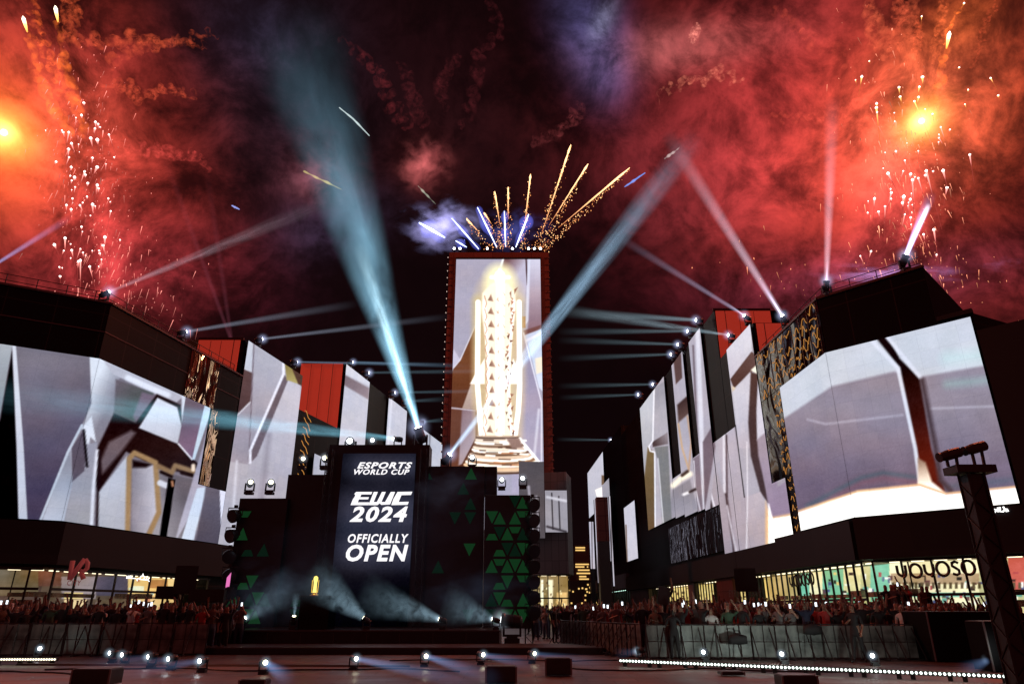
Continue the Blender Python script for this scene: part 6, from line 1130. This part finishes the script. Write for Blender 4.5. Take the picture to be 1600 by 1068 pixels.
mb = MB(); mb.box((-.22, -.01, -.32), (.22, .01, .32)); mb.build('case', BLK, t); mb = MB(); mb.box((-.2, -.014, -.3), (.2, -.011, .3)); mb.build('screen', mat('dark_screen', (.03, .028, .03), .15), t)
for x, l in ((1153, 'round black bag hanging on the right barriers near the middle'), (1270, 'second dark bag on the right barriers left of the walker')):
    g = atY(x, 1000 if x < 1200 else 985, 24.85); t = thing('bag', l, 'bag', g); mb = MB(); mb.rings([(-.22,0,-.1),(-.2,0,.02),(0,-.02,.05),(.2,0,.02),(.22,0,-.1)], [.1,.16,.19,.16,.1], 10); mb.build('body', CLO['black'], t, smooth=True); mb = MB(); mb.rings([(-.15,0,.12),(-.1,.02,.3),(.1,.02,.3),(.15,0,.12)], .015, 5); mb.build('strap', CLO['black'], t)
# ------------------------------------------------------------------ speakers, follow spot tower, pole things
def speaker(x, y, YY, w, h, label, rz, stand=True):
    p = atY(x, y, YY); t = thing('loudspeaker', label, 'loudspeaker', (p.x, p.y, 0)); c = p.z; mb = MB(); vs = [(-w/2,0,c-h/2),(w/2,0,c-h/2),(w*.35,w*.8,c-h/2),(-w*.35,w*.8,c-h/2),(-w/2,0,c+h/2),(w/2,0,c+h/2),(w*.35,w*.8,c+h/2),(-w*.35,w*.8,c+h/2)]
    mb.add(vs, [(0,3,2,1),(4,5,6,7),(0,1,5,4),(1,2,6,5),(2,3,7,6),(3,0,4,7)]); mb.build('cabinet', BLK, t); mb = MB(); mb.box((-w*.45,-.02,c-h*.45),(w*.45,-.003,c+h*.45)); mb.build('grille', mat('speaker_grille', (.02,.02,.02), .7, bump=.4, bscale=60), t)
    mb = MB(); mb.rings([(0,.2,0),(0,.2,c-h/2)], .04, 6); mb.rings([(-.5,0,.02),(0,.2,.5),(.5,0,.02)], .025, 5); mb.build('stand', RIG, t); t.rotation_euler = (0, 0, rz); return t
speaker(290, 905, 30, .85, 1.1, 'dark loudspeaker on a tall stand before the left shop windows', .5); speaker(262, 925, 30.2, .9, .5, 'wide dark loudspeaker left of the tall stand', .3); speaker(322, 930, 30.1, 1.4, .5, 'long dark loudspeaker close to the left stage edge', .1)
speaker(1165, 905, 33, .95, 1.0, 'dark loudspeaker on a stand before the yellow lit shop on the right', -.3)
q = atY(1588, 1000, 14.5); t = thing('spotlight_tower', 'black tower at far right carrying two follow spots', 'tower', (q.x, 14.5, 0)); top = atY(1505, 738, 14.5)
mb = MB(); truss(mb, -.17, -.02, 0, top.z, .34, .025); mb.box((-.16, .0, .02), (.16, .3, top.z - .02)); mb.build('mast', mat('mast_black', (.015, .012, .013), .5), t)
mb = MB(); mb.box((-.42, -.1, top.z), (.42, .4, top.z + .16)); mb.build('platform', RIG, t)
for i, (dx, dz) in enumerate(((-.34, .42), (.24, .56))):
    b = Vector((dx, .15, top.z + dz)); d = Vector((-.96, -.1, -.26)); mb = MB(); mb.rings([b - d * .25, b - d * .23, b + d * .05, b + d * .24, b + d * .29], [.07, .11, .115, .09, .105], 12); k = mb.build('follow_spot', mat('deep_red_black', (.03, .010, .009), .5), t)
    mb = MB(); mb.rings([(dx - .1, .15, top.z + .16), (dx - .1, .15, top.z + dz)], .035, 6); mb.rings([(dx + .1, .15, top.z + .16), (dx + .12, .15, top.z + dz)], .035, 6); mb.build('support', RIG, t)
mb = MB(); mb.box((-.4, -.2, 0), (.4, .6, .12)); mb.build('base_plate', BLK, t)
for i, (pts, l) in enumerate((([(-13, 21), (-10, 21.6), (-7, 20.6), (-3.5, 21.4), (-1, 20.4)], 'long loose black cable winding over the pavement left of centre'), ([(1.5, 21.5), (3, 20.6), (5.5, 21.4), (8, 20.2), (10, 20.8)], 'loose black cable winding in front of the right light bar'), ([(-16, 19.8), (-13.5, 20.6), (-11, 19.4)], 'short black cable by the left light bar'), ([(-4, 24.6), (-1, 25.2), (2, 24.4), (4, 25.0)], 'black cable lying before the stage step'))):
    P = [Vector((x, y, .02)) for x, y in pts]; Q = []
    for a, b in zip(P[:-1], P[1:]): Q += [a.lerp(b, k / 6) + Vector((0, .14 * math.sin(k + i * 2), 0)) for k in range(6)]
    mb = MB(); mb.rings(Q, .02, 6); tag(mb.build('cable', RIG), l, 'cable')
t = thing('cable_cover', 'dark straight cable cover across the left pavement', 'cable cover', (-9, 22.5, 0), -.06); mb = MB(); mb.add([(-6,-.12,.002),(6,-.12,.002),(6,.12,.002),(-6,.12,.002),(-6,-.06,.05),(6,-.06,.05),(6,.06,.05),(-6,.06,.05)], [(0,3,2,1),(4,5,6,7),(0,1,5,4),(1,2,6,5),(2,3,7,6),(3,0,4,7)]); mb.build('ramp', RIG, t); mb = MB(); mb.box((-5.9,-.05,.051),(5.9,.05,.058)); mb.build('lid', TRS, t)
#@@SPLIT5
bpy.context.view_layer.update()
for t in WR:
    for c in t.children: c.matrix_parent_inverse = Matrix.Translation(-t.location)
for o in list(bpy.data.objects):       # an empty group part has the identity transform
    if o.name.startswith('__'): bpy.data.objects.remove(o)
